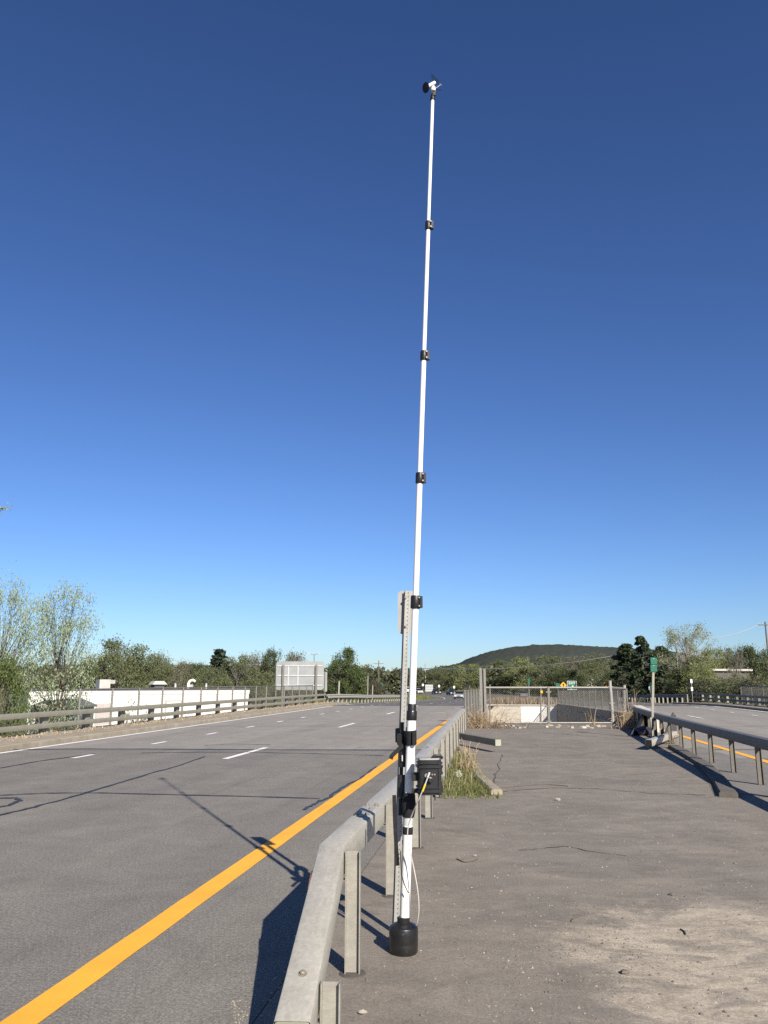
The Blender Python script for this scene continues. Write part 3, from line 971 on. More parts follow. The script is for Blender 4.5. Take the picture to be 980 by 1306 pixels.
def mesh_fence(label, pts, z0, z1, pr=0.03, pitch=0.07, wr=0.0022, mat=None, pmat=None, group=None, zoff=None, rails=(True, False), skip_posts=()):
    """pts: post positions; a post at each, a top rail and wire between"""
    pts = [Vector(p) for p in pts]
    zo = zoff or [0.0] * len(pts)
    th = thing('mesh_fence', label, 'fence', (pts[0].x, pts[0].y, z0), group=group)
    for i, p in enumerate(pts):
        if i in skip_posts: continue
        po = part('post', MB().tube([(p.x, p.y, z0 + zo[i]), (p.x, p.y, z1 + zo[i] + 0.03)], pr, 8), pmat or M['fence_steel'], th, True, True)
    for i in range(len(pts) - 1):
        a, b = pts[i], pts[i + 1]
        if rails[0]:
            part('top_rail', MB().tube([(a.x, a.y, z1 + zo[i]), (b.x, b.y, z1 + zo[i + 1])], pr * 0.75, 6), pmat or M['fence_steel'], th, True, True)
        if rails[1]:
            part('bottom_rail', MB().tube([(a.x, a.y, z0 + 0.08 + zo[i]), (b.x, b.y, z0 + 0.08 + zo[i + 1])], pr * 0.7, 6), pmat or M['fence_steel'], th, True, True)
        w = part('wire_mesh', mesh_panel(MB(), a, b, z0 + 0.03 + zo[i], z1 - 0.01 + zo[i], pitch, wr), mat or M['wire'], th, False, True)
        w['kind'] = 'stuff'
    return th


# left deck: fence panels behind the railing, from 103 px on
fl = []
for px in (103, 144, 178, 208, 234, 257, 278, 297, 313, 327, 340, 352, 363, 373, 382, 391, 399):
    d = ray(px, 880)
    k = (-14.05) / (d.x * UC - d.y * US)          # where the view ray meets the line t = -14.05
    fl.append(Vector((d.x * k, d.y * k, 0.0)))
mesh_fence('waist high mesh fence on posts standing behind the left bridge railing', fl, 0.1, 1.36, 0.038, 0.10, 0.003)
frt = []
for px in (945, 958.5, 973, 988, 1005, 1024):
    d = ray(px, 880)
    k = 16.55 / (d.x * UC - d.y * US)
    frt.append(Vector((d.x * k, d.y * k, 0.0)))
mesh_fence('mesh fence panels on pale posts standing behind the dark right railing', frt, 0.1, 1.32, 0.045, 0.08, 0.005, M['wire'])
# on the shaded side wall of the well
fw = []
for k in range(13):
    p = PW[0].lerp(PW[1], k / 12.0)
    q = W(33.3, 5.0).lerp(W(57.8, 3.97), k / 12.0)
    m_ = p.lerp(q, 0.5)
    fw.append(Vector((m_.x, m_.y, 0.42)))
mesh_fence('long receding mesh fence standing on top of the shaded well wall', fw, 0.42, 1.32, 0.035, 0.07, 0.0035, None, None, None, [-0.28 * k / 12.0 for k in range(13)])
# across the near edge: the gate fence
YF = 32.0


def gp(px):
    p = at(px, 900, YF); p.z = 0
    return p


g1 = thing('mesh_gate_fence', 'weathered mesh fence with gate posts across the end of the paved island', 'fence', gp(617))
for name, p0, p1, r in (('gate_post', at(700, 926, YF), at(699.5, 875.5, YF), 0.06), ('gate_post', at(782.5, 926, YF), at(778, 868, YF), 0.065),
                        ('end_post', at(797, 924, YF + 1.2), at(796.5, 874, YF + 1.2), 0.065), ('thin_post', at(690, 925, YF), at(690, 878, YF), 0.03),
                        ('thin_post', at(625, 926, YF), at(625, 873, YF), 0.028)):
    po = part(name, MB().tube([p0, p1], r, 10), M['gate_steel'] if p0.x > 6.5 else M['fence_steel'], g1, True, True)
    if r > 0.05:
        for q in (0.12, 0.5, 0.86):
            c = p0.lerp(p1, q)
            part('hinge', MB().box(c + Vector((0, -0.02, 0)), (0.20, 0.06, 0.045)), M['fence_steel'], po, False, True)
for a, b in ((617, 699), (701, 779), (780, 796)):
    for y, r, nm in ((877, 0.042, 'top_rail'), (922, 0.034, 'bottom_rail')):
        part(nm, MB().tube([at(a, y, YF), at(b, y + (1 if b > 780 else 0), YF if b < 790 else YF + 1.1)], r, 8), M['fence_steel'], g1, True, True)
    pa, pb = at(a, 922, YF), at(b, 922, YF)
    za, zb = at(a, 922, YF).z, at(a, 877, YF).z
    w = part('wire_mesh', mesh_panel(MB(), pa, pb, za, zb, 0.075, 0.0017), M['wire'], g1, False, True)
    w['kind'] = 'stuff'
c = at(691, 882.5, YF - 0.05)
part('yellow_tag', MB().box(c, (0.085, 0.012, 0.10)), M['sign_yellow'], g1, False, True)

# left side return: from the rail to the tall steel post
tp = thing('tall_steel_post', 'tall grey steel beam post rising above the left corner of the mesh fence', 'post', gp(616.5))
h_ = at(616, 852, YF).z
part('beam', MB().box((-0.085, 0, h_ / 2), (0.08, 0.16, h_)).box((0.075, 0, h_ / 2 - 0.01), (0.09, 0.16, h_ - 0.02)).box((-0.005, 0.02, h_ / 2 - 0.02), (0.08, 0.03, h_ - 0.06)), M['fence_steel'], tp)
q0 = G(594, 929); q1 = gp(615)
pts = [q0.lerp(q1, k / 6.0) for k in range(7)]
mesh_fence('narrow corner panel of closely barred mesh fence left of the tall steel post', pts[:-1], 0.0, 1.30, 0.028, 0.06, 0.004, None, None, None, None, (True, True))

# rubble strip under the gate
rub = thing('rubble_row', 'row of broken pale concrete lumps along the foot of the mesh gate', 'rubble', gp(700))
for k in range(34):
    px = 640 + 155 * random.random() if k < 20 else 700 + 95 * random.random()
    p = G(px, random.uniform(925.5, 929.0))
    s = random.uniform(0.05, 0.17)
    rot = Matrix.Rotation(random.uniform(0, 3), 3, 'Z') @ Matrix.Rotation(random.uniform(-.4, .4), 3, 'X') @ Matrix.Rotation(random.uniform(-.3, .3), 3, 'Y')
    part('lump', MB().box(p + Vector((0, 0, s * 0.08)), (s * random.uniform(1.0, 1.8), s, s * 0.55), rot, random.uniform(0.45, 0.8)), random.choice((M['stone'], M['kerb'], M['dirty_wall'])), rub, False, True)

# wing wall and heap on the right
wg = [G(793, 927), G(820, 931), G(823, 928), G(796, 924)]
tww = thing('wing_wall', 'low beige concrete wing wall end beside the right gate post', 'wall', G(806, 928))
b0, b1 = Vector((wg[0].x, wg[0].y, 0)), Vector((8.9, 26.2, 0))
bp = W(32.2, 5.02); bq = W(28.0, 4.86)
m = MB()
d_ = (bq - bp); d_.z = 0; d_.normalize(); n_ = Vector((d_.y, -d_.x, 0)) * 0.16
zt = (0.74, 0.60)
for p, z in ((bp, zt[0]), (bq, zt[1])):
    for sg in (-1, 1):
        m.v += [tuple(Vector((p.x, p.y, -0.02)) + n_ * sg), tuple(Vector((p.x, p.y, z)) + n_ * sg)]
m.f = [(0, 4, 5, 1), (2, 3, 7, 6), (0, 1, 3, 2), (4, 6, 7, 5), (1, 5, 7, 3), (0, 2, 6, 4)]
part('wall_face', m, M['concrete'], tww, False, True)

# ------------------------------------------------------------------ the telescoping mast
MB_Y = 5.27
B0 = at(515.0, 1206, MB_Y); B0.z = 0.0
TOP = at(552.2, 121, MB_Y + 0.02)


def mp(y):
    """the point on the mast axis that shows at photo row y"""
    lo, hi = 0.0, 1.0
    for _ in range(50):
        k = (lo + hi) / 2
        p = B0.lerp(TOP, k)
        v = p - Vector((0, 0, CAMZ))
        fz = v.y * CP + v.z * SP
        yy = CY - F * (-v.y * SP + v.z * CP) / fz
        if yy > y: lo = k
        else: hi = k
    return B0.lerp(TOP, lo)


mast = thing('telescoping_mast', 'very tall thin white telescoping mast with black clamps standing beside the nearest guardrail', 'mast', B0)
secs = ((1181, 918, 0.0292), (912, 768, 0.0222), (768, 610, 0.0200), (610, 454, 0.0178), (454, 288, 0.0150), (288, 119, 0.0128))
for y0, y1, r in secs:
    part('mast_section', MB().tube([mp(y0), mp(y1)], r, 20), M['mast_white'], mast, True, True)
AX = (TOP - B0).normalized()
for y, r, h in ((768, 0.033, 0.085), (610, 0.029, 0.075), (454, 0.026, 0.070), (288, 0.0235, 0.066)):
    p = mp(y)
    c = part('clamp_collar', MB().lathe([(r * .9, -h / 2), (r, -h / 2 + .006), (r, h / 2 - .006), (r * .9, h / 2)], p, 20, AX), M['black'], mast, True, True)
    part('clamp_lever', MB().box(p + Vector((r + 0.005, -0.006, 0)), (0.016, 0.03, h * 0.9)), M['black'], c, False, True)
    for dz in (-h * .32, h * .32):
        part('clamp_bolt', MB().lathe([(0.0055, 0), (0.0055, 0.008)], p + Vector((r * 0.62, -r * 0.98, dz)), 8, (0.3, -1, 0)), M['bolt'], c, False, True)
p1, p2 = mp(905), mp(914)
c = part('clamp_collar', MB().lathe([(0.0255, -0.075), (0.0265, -0.07), (0.0275, 0.03), (0.0255, 0.036)], p1, 20, AX), M['black'], mast, True, True)
part('clamp_ring', MB().lathe([(0.031, -0.03), (0.0335, -0.024), (0.0335, 0.024), (0.031, 0.03)], mp(912.5), 20, AX), M['black_worn'], c, True, True)
# band, silver tape and wrap low on the mast
part('band', MB().lathe([(0.031, -0.022), (0.032, -0.02), (0.032, 0.02), (0.031, 0.022)], mp(1059), 20, AX), M['strap'], mast, True, True)
part('silver_tape', MB().lathe([(0.0298, -0.024), (0.0300, -0.023), (0.0300, 0.023), (0.0298, 0.024)], mp(1047), 20, AX), M['tape'], mast, True, True)
wr = MB()
pr_ = []
for k in range(9):
    q = mp(1042 - (1042 - 1011) * k / 8.0)
    pr_.append(q)
wr.tube(pr_, [0.036, 0.040, 0.043, 0.044, 0.046, 0.044, 0.041, 0.040, 0.036], 16)
part('black_wrap', wr, M['strap'], mast, True, True)
# weighted foot
part('base_weight', MB().lathe([(0.080, 0.0), (0.086, 0.010), (0.088, 0.055), (0.0865, 0.060), (0.088, 0.066), (0.088, 0.138), (0.085, 0.147), (0.066, 0.160), (0.047, 0.166),
                                (0.0385, 0.171), (0.0385, 0.196), (0.033, 0.200)], B0, 36), M['black_worn'], mast, True, True)
# sensor head
hd = TOP
sn = part('sensor_mount', MB().tube([mp(128), mp(112)], [0.019, 0.016], 12).box(mp(120) + Vector((0.012, -0.015, 0)), (0.02, 0.012, 0.035)).lathe([(0.007, 0), (0.007, 0.03)], mp(119) + Vector((0, 0, 0)), 8, (1, -0.6, 0)), M['black'], mast, True, True)
sc_ = at(552.6, 112.3, MB_Y)
part('sensor_body', MB().lathe([(0.004, -0.03), (0.017, -0.026), (0.02, -0.012), (0.017, 0.008), (0.008, 0.016)], sc_, 14), M['mast_white'], sn, True, True)
ca, cb = at(554.6, 105.6, MB_Y - 0.01), at(545.8, 110.3, MB_Y - 0.03)
ax = (cb - ca).normalized()
part('sensor_tube', MB().lathe([(0.010, -0.004), (0.0135, 0.0), (0.0135, (cb - ca).length), (0.010, (cb - ca).length + .004)], ca, 16, ax), M['mast_white'], sn, True, True)
dc = at(543.6, 111.8, MB_Y - 0.035)
dn = Vector((-0.76, -0.52, -0.36)).normalized()
part('sensor_shield', MB().lathe([(0.006, -0.012), (0.037, 0.0), (0.038, 0.003), (0.033, 0.003), (0.008, -0.004)], dc, 24, dn), M['black'], sn, True, True)
pa, pb = at(550.3, 97.0, MB_Y + 0.01), at(560.5, 107.0, MB_Y + 0.01)
pm_ = MB()
e = (pb - pa).normalized(); dpt = Vector((0.1, 0.95, 0.25)).normalized(); nn = e.cross(dpt).normalized()
rot = Matrix((e, dpt, nn)).transposed()
pm_.box(pa.lerp(pb, 0.5), ((pb - pa).length, 0.075, 0.005), rot)
pn = part('solar_panel', pm_, M['glass'], sn, False, True)
part('panel_bracket', MB().tube([at(561.5, 107.5, MB_Y), at(563.0, 108.5, MB_Y + 0.02)], 0.004, 6).tube([at(555, 113, MB_Y), at(562, 108.3, MB_Y + 0.02)], 0.0025, 6), M['tape'], sn, False, True)
part('side_rod', MB().tube([at(554, 114.5, MB_Y), at(563, 114.8, MB_Y + 0.03)], 0.003, 6), M['black'], sn, False, True)

# ------------------------------------------------------------------ small sign with its back to us on a perforated post, tied to the mast
sb = at(504.5, 1180, 5.66); sb.z = 0
st_ = at(519.3, 754, 5.66)
sg = thing('road_sign', 'narrow road sign seen from behind on a perforated channel post strapped to the white mast', 'sign', sb)
e = (st_ - sb).normalized()


def post_pt(y):
    return sb.lerp(st_, (1180 - y) / 426.0)


chan = [(-0.026, 0.0), (-0.015, 0.0), (-0.011, -0.022), (0.011, -0.022), (0.015, 0.0), (0.026, 0.0), (0.026, -0.004), (0.0185, -0.004), (0.0145, -0.027), (-0.0145, -0.027), (-0.0185, -0.004), (-0.026, -0.004)]
pp = part('channel_post', MB().sweep([(x * 0.88, -y) for x, y in chan], [sb, st_], (0, -1, 0)), M['post_grey'], sg, False, True)
hm = MB()
for k in range(80):
    p = sb.lerp(st_, (k + 0.5) / 80.0) + Vector((0.0, 0, 0))
    hm.lathe([(0.0032, 0), (0.0032, 0.002)], p + Vector((0.009, -0.0285, 0)), 6, (0, -1, 0))
ho = part('post_hole', hm, M['dark_plate'], pp, False, True)
ho['kind'] = 'stuff'
c = at(520.6, 781, 5.68)
poly = rsq(0.145, 0.305, 0.03, 5)
pan = MB().sweep(poly, [c + Vector((0, 0.0, 0)), c + Vector((0, 0.004, 0))], (0, 0, 1))
part('sign_panel', pan, M['sign_back_warm'], sg, False, True)
for dz in (0.1, -0.1):
    part('bolt', MB().lathe([(0.008, 0), (0.008, 0.012)], c + Vector((-0.018, -0.05, dz)), 8, (0, -1, 0)), M['bolt'], sg, False, True)

# straps tying post and mast together
stp = thing('ratchet_strap', 'black webbing straps and clamp tying the white mast to the sign post', 'strap', mp(1000))
mc, pc = mp(941), post_pt(941)
loop = []
for k in range(28):
    a = 2 * math.pi * k / 28
    c = mc if math.cos(a - R(-70)) > 0 else pc
    r = 0.034 if c is mc else 0.045
    loop.append(Vector((c.x + r * math.cos(a), c.y + r * math.sin(a), 0)))
bm = MB()
n = len(loop)
for zt_, ex in ((-0.045, 0.0), (-0.043, 0.006), (0.043, 0.006), (0.045, 0.0)):
    for p in loop:
        cdir = Vector((p.x - (mc.x + pc.x) / 2, p.y - (mc.y + pc.y) / 2, 0)).normalized()
        bm.v.append((p.x + cdir.x * ex, p.y + cdir.y * ex, mc.z + zt_ + (p.x - mc.x) * 0.10))
for i in range(3):
    for k in range(n):
        a, b = i * n + k, i * n + (k + 1) % n
        bm.f.append((a, b, b + n, a + n))
part('strap_band', bm, M['strap'], stp, True, True)
part('buckle', MB().sweep(rsq(0.024, 0.09, 0.008), [at(528.6, 941.0, 5.215), at(528.6, 941.0, 5.24)]), M['strap'], stp, False, True)
part('buckle', MB().sweep(rsq(0.030, 0.075, 0.01), [at(509.5, 943, 5.285), at(509.5, 943, 5.32)]), M['strap'], stp, False, True)
part('clamp_bar', MB().sweep(rsq(0.024, 0.03, 0.006), [at(513.2, 921, 5.36), at(512, 985, 5.36), at(510.5, 1040, 5.33)], (0, -1, 0))
     .sweep(rsq(0.045, 0.05, 0.012), [at(513.5, 950, 5.34), at(513.5, 978, 5.34)], (0, -1, 0))
     .sweep(rsq(0.05, 0.05, 0.012), [at(512.5, 988, 5.34), at(511.5, 1018, 5.33)], (0, -1, 0)), M['black'], stp, True, True)
part('strap_label', MB().box(at(513.3, 967, 5.30), (0.007, 0.004, 0.036)), M['tape'], stp, False, True)
part('strap_tail', MB().sweep([(-0.013, -0.002), (0.013, -0.002), (0.013, 0.002), (-0.013, 0.002)], [at(515, 950, 5.3), at(507, 957, 5.25), at(500, 964, 5.2), at(498.5, 968, 5.2)], (0, -1, 0.3)), M['strap'], stp, False, True)
part('strap_tail', MB().sweep([(-0.012, -0.002), (0.012, -0.002), (0.012, 0.002), (-0.012, 0.002)], [at(503, 1014, 5.3), at(503.5, 1040, 5.28), at(504.5, 1062, 5.26), at(506, 1085, 5.25), at(507.5, 1104, 5.25)], (0, -1, 0)), M['strap'], stp, False, True)
part('cord', MB().tube([at(511, 1085, 5.22), at(512, 1115, 5.2), at(516, 1128, 5.2), at(521, 1139, 5.19)], 0.003, 6), M['strap'], stp, True, True)

# ------------------------------------------------------------------ equipment case on the mast
ec0 = at(547.5, 986, 5.14)
case = thing('equipment_case', 'black ribbed waterproof equipment case strapped to the lower mast', 'case', (ec0.x, ec0.y, ec0.z - 0.13))
case.rotation_euler = (0, 0, R(6))
case.scale = (0.84, 0.85, 0.84)
body = part('case_body', MB().sweep(rsq(0.165, 0.13, 0.02), [(0, 0, 0.008), (0, 0, 0.252)], (0, 1, 0)), M['black'], case, True)
for z in (0.035, 0.205):
    part('rib', MB().sweep(rsq(0.186, 0.154, 0.02), [(0, 0, z - 0.009), (0, 0, z + 0.009)], (0, 1, 0)), M['black'], body, True)
    part('rib', MB().sweep(rsq(0.182, 0.150, 0.02), [(0, 0, z + 0.020), (0, 0, z + 0.031)], (0, 1, 0)), M['black'], body, True)
part('lid_highlight', MB().sweep(rsq(0.155, 0.12, 0.02), [(-0.006, 0, 0.2525), (-0.006, 0, 0.264)], (0, 1, 0)), M['post_grey'], body, True)  # grey top paints the highlight on the black case lid
for z in (0.07, 0.17):
    part('latch', MB().box((0.080, -0.02, z), (0.02, 0.05, 0.045)).box((0.090, -0.02, z - 0.012), (0.012, 0.042, 0.016)), M['black'], case)
part('side_frame', MB().box((0.068, -0.062, 0.13), (0.022, 0.02, 0.235)), M['black'], case)
part('handle', MB().sweep(rsq(0.022, 0.022, 0.006), [(0.015, -0.04, 0.258), (0.035, -0.045, 0.279), (0.075, -0.045, 0.281), (0.092, -0.04, 0.262)], (0, 1, 0)), M['black'], case, True)
part('cable_gland', MB().lathe([(0.02, 0), (0.02, 0.014), (0.014, 0.016), (0.014, 0.034)], (-0.005, -0.064, 0.115), 14, (0, -1, 0)), M['black_worn'], case, True)
part('connector_cap', MB().lathe([(0.015, 0), (0.015, 0.012)], (-0.03, -0.064, 0.145), 12, (0, -1, 0)).lathe([(0.006, 0), (0.006, 0.006)], (0.012, -0.064, 0.152), 8, (0, -1, 0)).lathe([(0.006, 0), (0.006, 0.006)], (0.03, -0.064, 0.152), 8, (0, -1, 0)), M['bolt'], case, True)
part('mount_arm', MB().box((-0.10, 0.02, 0.13), (0.05, 0.03, 0.06)), M['black'], case)
part('mount_arm', MB().box((-0.10, 0.02, 0.03), (0.05, 0.02, 0.03)), M['black'], case)
part('drain_pin', MB().tube([(0.035, -0.04, 0.008), (0.035, -0.04, -0.03)], 0.004, 6), M['black'], case)

cb0 = at(547, 988, 5.05)
cbl = thing('cable', 'thin grey cable looping from the black case down to the foot of the mast', 'cable', (cb0.x, cb0.y, 0.0))
kn = [(547, 988, 5.05), (541.5, 1003, 5.03), (534, 1020, 5.05), (527, 1036, 5.12), (522, 1050, 5.16), (520, 1063, 5.17), (522, 1080, 5.17), (526, 1098, 5.17), (530, 1118, 5.16), (533.5, 1140, 5.15), (534.5, 1160, 5.15), (533, 1174, 5.17), (531, 1180, 5.19)]
kp = [at(*k) for k in kn]


def catmull(P, n=5):
    out = []
    for i in range(len(P) - 1):
        a, b, c, d = P[max(0, i - 1)], P[i], P[i + 1], P[min(len(P) - 1, i + 2)]
        for k in range(n):
            t = k / n
            out.append(0.5 * (2 * b + (c - a) * t + (2 * a - 5 * b + 4 * c - d) * t * t + (3 * b - 3 * c + d - a) * t ** 3))
    out.append(P[-1])
    return out


part('cable_sheath', MB().tube(catmull(kp), 0.0036, 8), M['cable'], cbl, True, True)
part('yellow_sleeve', MB().tube([at(542.5, 1000.5, 5.028), at(539.3, 1009, 5.034)], 0.006, 8), M['yellow_plastic'], cbl, True, True)
part('cable_plug', MB().tube([at(548.0, 985.5, 5.056), at(545.5, 992, 5.04)], 0.0062, 8), M['tape'], cbl, True, True)

# ------------------------------------------------------------------ marker post on the right and junk
mb0 = G(838, 943.5); mb0.y += 0.4
mk_t = thing('marker_post', 'thin grey post with two small green marker plates beside the right guardrail end', 'marker post', (mb0.x, mb0.y, 0))
top_ = at(833.5, 840, mb0.y)
part('post', MB().sweep([(-0.035, 0.018), (-0.024, -0.02), (0.024, -0.02), (0.035, 0.018), (0.024, 0.022), (-0.024, 0.022)], [Vector((mb0.x, mb0.y, 0)), top_], (0, -1, 0)), M['olive_rail'], mk_t, False, True)
for y0, y1 in ((838.6, 847.0), (847.6, 856.6)):
    c = at(834.2, (y0 + y1) / 2, mb0.y - 0.05)
    h = abs(at(834, y0, mb0.y).z - at(834, y1, mb0.y).z)
    pl = part('marker_plate', MB().sweep(rsq(0.19, h, 0.02, 4), [c, c + Vector((0, 0.004, 0))]), M['sign_green'], mk_t, False, True)
    part('rivet', MB().lathe([(0.010, 0), (0.010, 0.004)], c + Vector((0, -0.001, h * 0.36)), 8, (0, -1, 0)), M['sign_white'], pl, False, True)
cbx = G(819, 931)
bx = thing('cardboard_box', 'small brown cardboard box lying in the shade by the right wing wall', 'box', (cbx.x, cbx.y, 0.15), 0.5)
bb = part('box_side', MB().box((0, 0, 0.09), (0.22, 0.18, 0.17)), M['card'], bx)
part('flap', MB().box((0.0, -0.13, 0.17), (0.21, 0.10, 0.006), Matrix.Rotation(0.5, 3, 'X')), M['card'], bb)
bgc = G(822, 938)


def blob(name, r, mat, parent, seed, sx=1, sy=1, sz=1, n=14):
    rr = random.Random(seed)
    m = MB()
    ph = [rr.uniform(0, 6) for _ in range(6)]
    for i in range(n // 2 + 1):
        th_ = math.pi * i / (n // 2)
        for k in range(n):
            a = 2 * math.pi * k / n
            q = r * (1 + 0.14 * math.sin(3 * a + ph[0]) * math.sin(th_) + 0.12 * math.sin(5 * a + 2 * th_ + ph[1]) + 0.08 * math.sin(4 * th_ + ph[2]))
            m.v.append((q * sx * math.sin(th_) * math.cos(a), q * sy * math.sin(th_) * math.sin(a), max(0.0, q * sz * math.cos(th_) + r * sz * 0.7)))
    for i in range(n // 2):
        for k in range(n):
            a, b = i * n + k, i * n + (k + 1) % n
            m.f.append((a, b, b + n, a + n))
    return part(name, m, mat, parent, True)


bgt = thing('rubbish_bag', 'slumped dark rubbish bag lying in the shade under the right guardrail', 'bag', (bgc.x, bgc.y, 0))
blob('bag_body', 0.22, M['bag'], bgt, 3, 1.5, 1.0, 0.7)

# ------------------------------------------------------------------ trees
UPV = Vector((0, 0, 1))


def rot_about(d, ang, az):
    d = d.normalized()
    s = d.cross(UPV)
    if s.length < 1e-4: s = Vector((1, 0, 0))
    s.normalize()
    s = Matrix.Rotation(az, 3, d) @ s
    return (Matrix.Rotation(ang, 3, s) @ d).normalized()


def quads(cent, size, rg, elong=1.0, drop=None):
    """many small leaf faces as one vertex array"""
    n = len(cent)
    a = rg.normal(size=(n, 3)); a /= np.linalg.norm(a, axis=1)[:, None]
    b = rg.normal(size=(n, 3)); b -= (a * b).sum(1)[:, None] * a; b /= np.linalg.norm(b, axis=1)[:, None]
    sz = size * rg.uniform(0.6, 1.35, size=(n, 1))
    a = a * sz * elong * 0.5; b = b * sz * 0.5
    v = np.stack([cent - a, cent - b * 0.9, cent + a, cent + b * 0.9], 1).reshape(-1, 3)
    return v


def leaf_mesh(name, v, mat):
    n = len(v) // 4
    me = bpy.data.meshes.new(name)
    me.vertices.add(len(v)); me.loops.add(4 * n); me.polygons.add(n)
    me.vertices.foreach_set('co', v.astype(np.float32).ravel())
    me.loops.foreach_set('vertex_index', np.arange(4 * n, dtype=np.int32))
    me.polygons.foreach_set('loop_start', np.arange(0, 4 * n, 4, dtype=np.int32))
    me.update(calc_edges=True)
    me.materials.append(mat)
    return me


def deciduous(seed, mat, bark, H=10.0, lv=3, nch=4, leaves=5000, lsize=0.3, sig=0.35, trunk=0.25, spread=(22, 50), up=0.10, stems=1, lean=0.0, r0=0.16, leader=0.62, low=0.1):
    rd = random.Random(seed)
    rg = np.random.default_rng(seed)
    wood = MB()
    tips = []

    def grow(p, d, L, r, lev):
        pts = [p]
        nseg = 4 if lev < 2 else 3
        for _ in range(nseg):
            d = (d + Vector((rd.gauss(0, .12), rd.gauss(0, .12), rd.gauss(0, .08) + up * 0.5))).normalized()
            pts.append(pts[-1] + d * (L / nseg))
        wood.tube(pts, [r * (1 - 0.45 * k / nseg) for k in range(nseg + 1)], 6 if lev == 0 else 4 if lev < 3 else 3, False)
        if lev >= lv - 1:
            for a, b in zip(pts[:-1], pts[1:]):
                for k in range(3): tips.append(a.lerp(b, k / 3.0))
        if lev < lv:
            for k in range(nch):
                q = rd.uniform(0.3 if lev else trunk * 2.2, 1.0) * nseg
                i = min(nseg - 1, int(q))
                b = pts[i].lerp(pts[i + 1], q - i)
                nd = rot_about(d, R(rd.uniform(*spread)), rd.uniform(0, 6.283))
                grow(b, nd, L * rd.uniform(0.5, 0.75), r * 0.5, lev + 1)
            grow(pts[-1], d, L * leader, r * 0.55, lev + 1)

    for sI in range(stems):
        a = rd.uniform(0, 6.28)
        d = Vector((math.cos(a) * (0.22 if stems > 1 else 0.03) + lean, math.sin(a) * (0.22 if stems > 1 else 0.03), 1)).normalized()
        grow(Vector((rd.gauss(0, .1) * (stems > 1), rd.gauss(0, .1) * (stems > 1), -0.1)), d, H * 0.42, r0 / math.sqrt(stems), 0)
    tp_ = np.array([tuple(t) for t in tips])
    zmax = tp_[:, 2].max() + sig
    ks = rg.integers(0, len(tp_), leaves)
    c = tp_[ks] + rg.normal(size=(leaves, 3)) * sig
    c = c[(c[:, 2] > H * low)]
    sh_ = c[:, :2].mean(0) / max(0.1, c[:, 2].mean())           # stand the crown over its foot
    c[:, :2] -= c[:, 2:3] * sh_
    wood.v = [(x - z * sh_[0], y - z * sh_[1], z) for x, y, z in wood.v]
    k = H / zmax
    c *= k
    wood.v = [(x * k, y * k, z * k) for x, y, z in wood.v]
    rad = np.percentile(np.hypot(c[:, 0], c[:, 1]), 96)
    return wood.mesh('trunk', bark, True), leaf_mesh('crown', quads(c, lsize, rg, 1.3), mat), H, rad


def broad(seed, mat, bark, H=10.0, env='round', Rm=4.2, clumps=95, n=16000, lsize=0.17, z0=0.08, sig=0.5, gap=0.0):
    rd = random.Random(seed); rg = np.random.default_rng(seed)
    wood = MB()
    ph = [rd.uniform(0, 6.28) for _ in range(6)]
    ctr = []
    while len(ctr) < clumps:
        f = rd.uniform(z0, 0.97)
        if env == 'round': e = math.sqrt(max(0.0, 1 - ((f - 0.45) / 0.55) ** 2)) ** 0.85
        elif env == 'cone': e = min(1.0, (1 - f) ** 0.62 * 1.25) * min(1, 0.6 + f * 2)
        else: e = (math.sqrt(max(0.0, 1 - ((f - 0.62) / 0.42) ** 2)) if f > 0.2 else 0.2)
        a = rd.uniform(0, 6.283)
        bump = 1 + 0.16 * math.sin(3 * a + ph[0] + 4 * f) + 0.13 * math.sin(5 * a + ph[1] - 7 * f) + 0.08 * math.sin(11 * f + ph[2])
        if rd.random() > 0.25 + e: continue
        r = Rm * e * bump * (rd.random() ** (1 / 2.6))
        ctr.append(Vector((r * math.cos(a), r * math.sin(a), f * H)))
    forks = [Vector((rd.gauss(0, .12) * H * .25, rd.gauss(0, .12) * H * .25, H * q)) for q in (0.16, 0.24, 0.34, 0.46, 0.58)]
    wood.tube([(0, 0, -0.1), forks[0] * 0.6, forks[1], forks[2], forks[3], forks[4]], [0.2, 0.17, 0.14, 0.1, 0.07, 0.04], 6, False)
    pts = []
    for c in ctr:
        fk = min(forks, key=lambda q: abs(q.z - c.z * 0.62))
        mid = fk.lerp(c, 0.55) + Vector((rd.gauss(0, .2), rd.gauss(0, .2), 0.05 * H * rd.random()))
        tip = c + (c - mid).normalized() * rd.uniform(0.1, 0.7)
        lr = 0.6 if env == 'high' else 1.0
        wood.tube([fk, mid, c, tip], [0.06 * lr, 0.035 * lr, 0.016 * lr, 0.004], 3, False)
        for _ in range(3):
            b = mid.lerp(c, rd.random())
            wood.tube([b, b + Vector((rd.gauss(0, .5), rd.gauss(0, .5), rd.uniform(0, .8)))], [0.014, 0.004], 3, False)
        if rd.random() < gap: continue
        m = int(n / clumps * rd.uniform(0.5, 1.5))
        g = rg.normal(size=(m, 3)) * sig * rd.uniform(0.7, 1.25)
        g[:, 2] *= 0.75
        pts.append(g + np.array(tuple(c)))
    p = np.concatenate(pts)
    p = p[p[:, 2] > 0.1]
    k = H / np.percentile(p[:, 2], 99.7)
    p *= k
    wood.v = [(x * k, y * k, z * k) for x, y, z in wood.v]
    return wood.mesh('trunk', bark, True), leaf_mesh('crown', quads(p, lsize, rg, 1.3), mat), H, np.percentile(np.hypot(p[:, 0], p[:, 1]), 97)


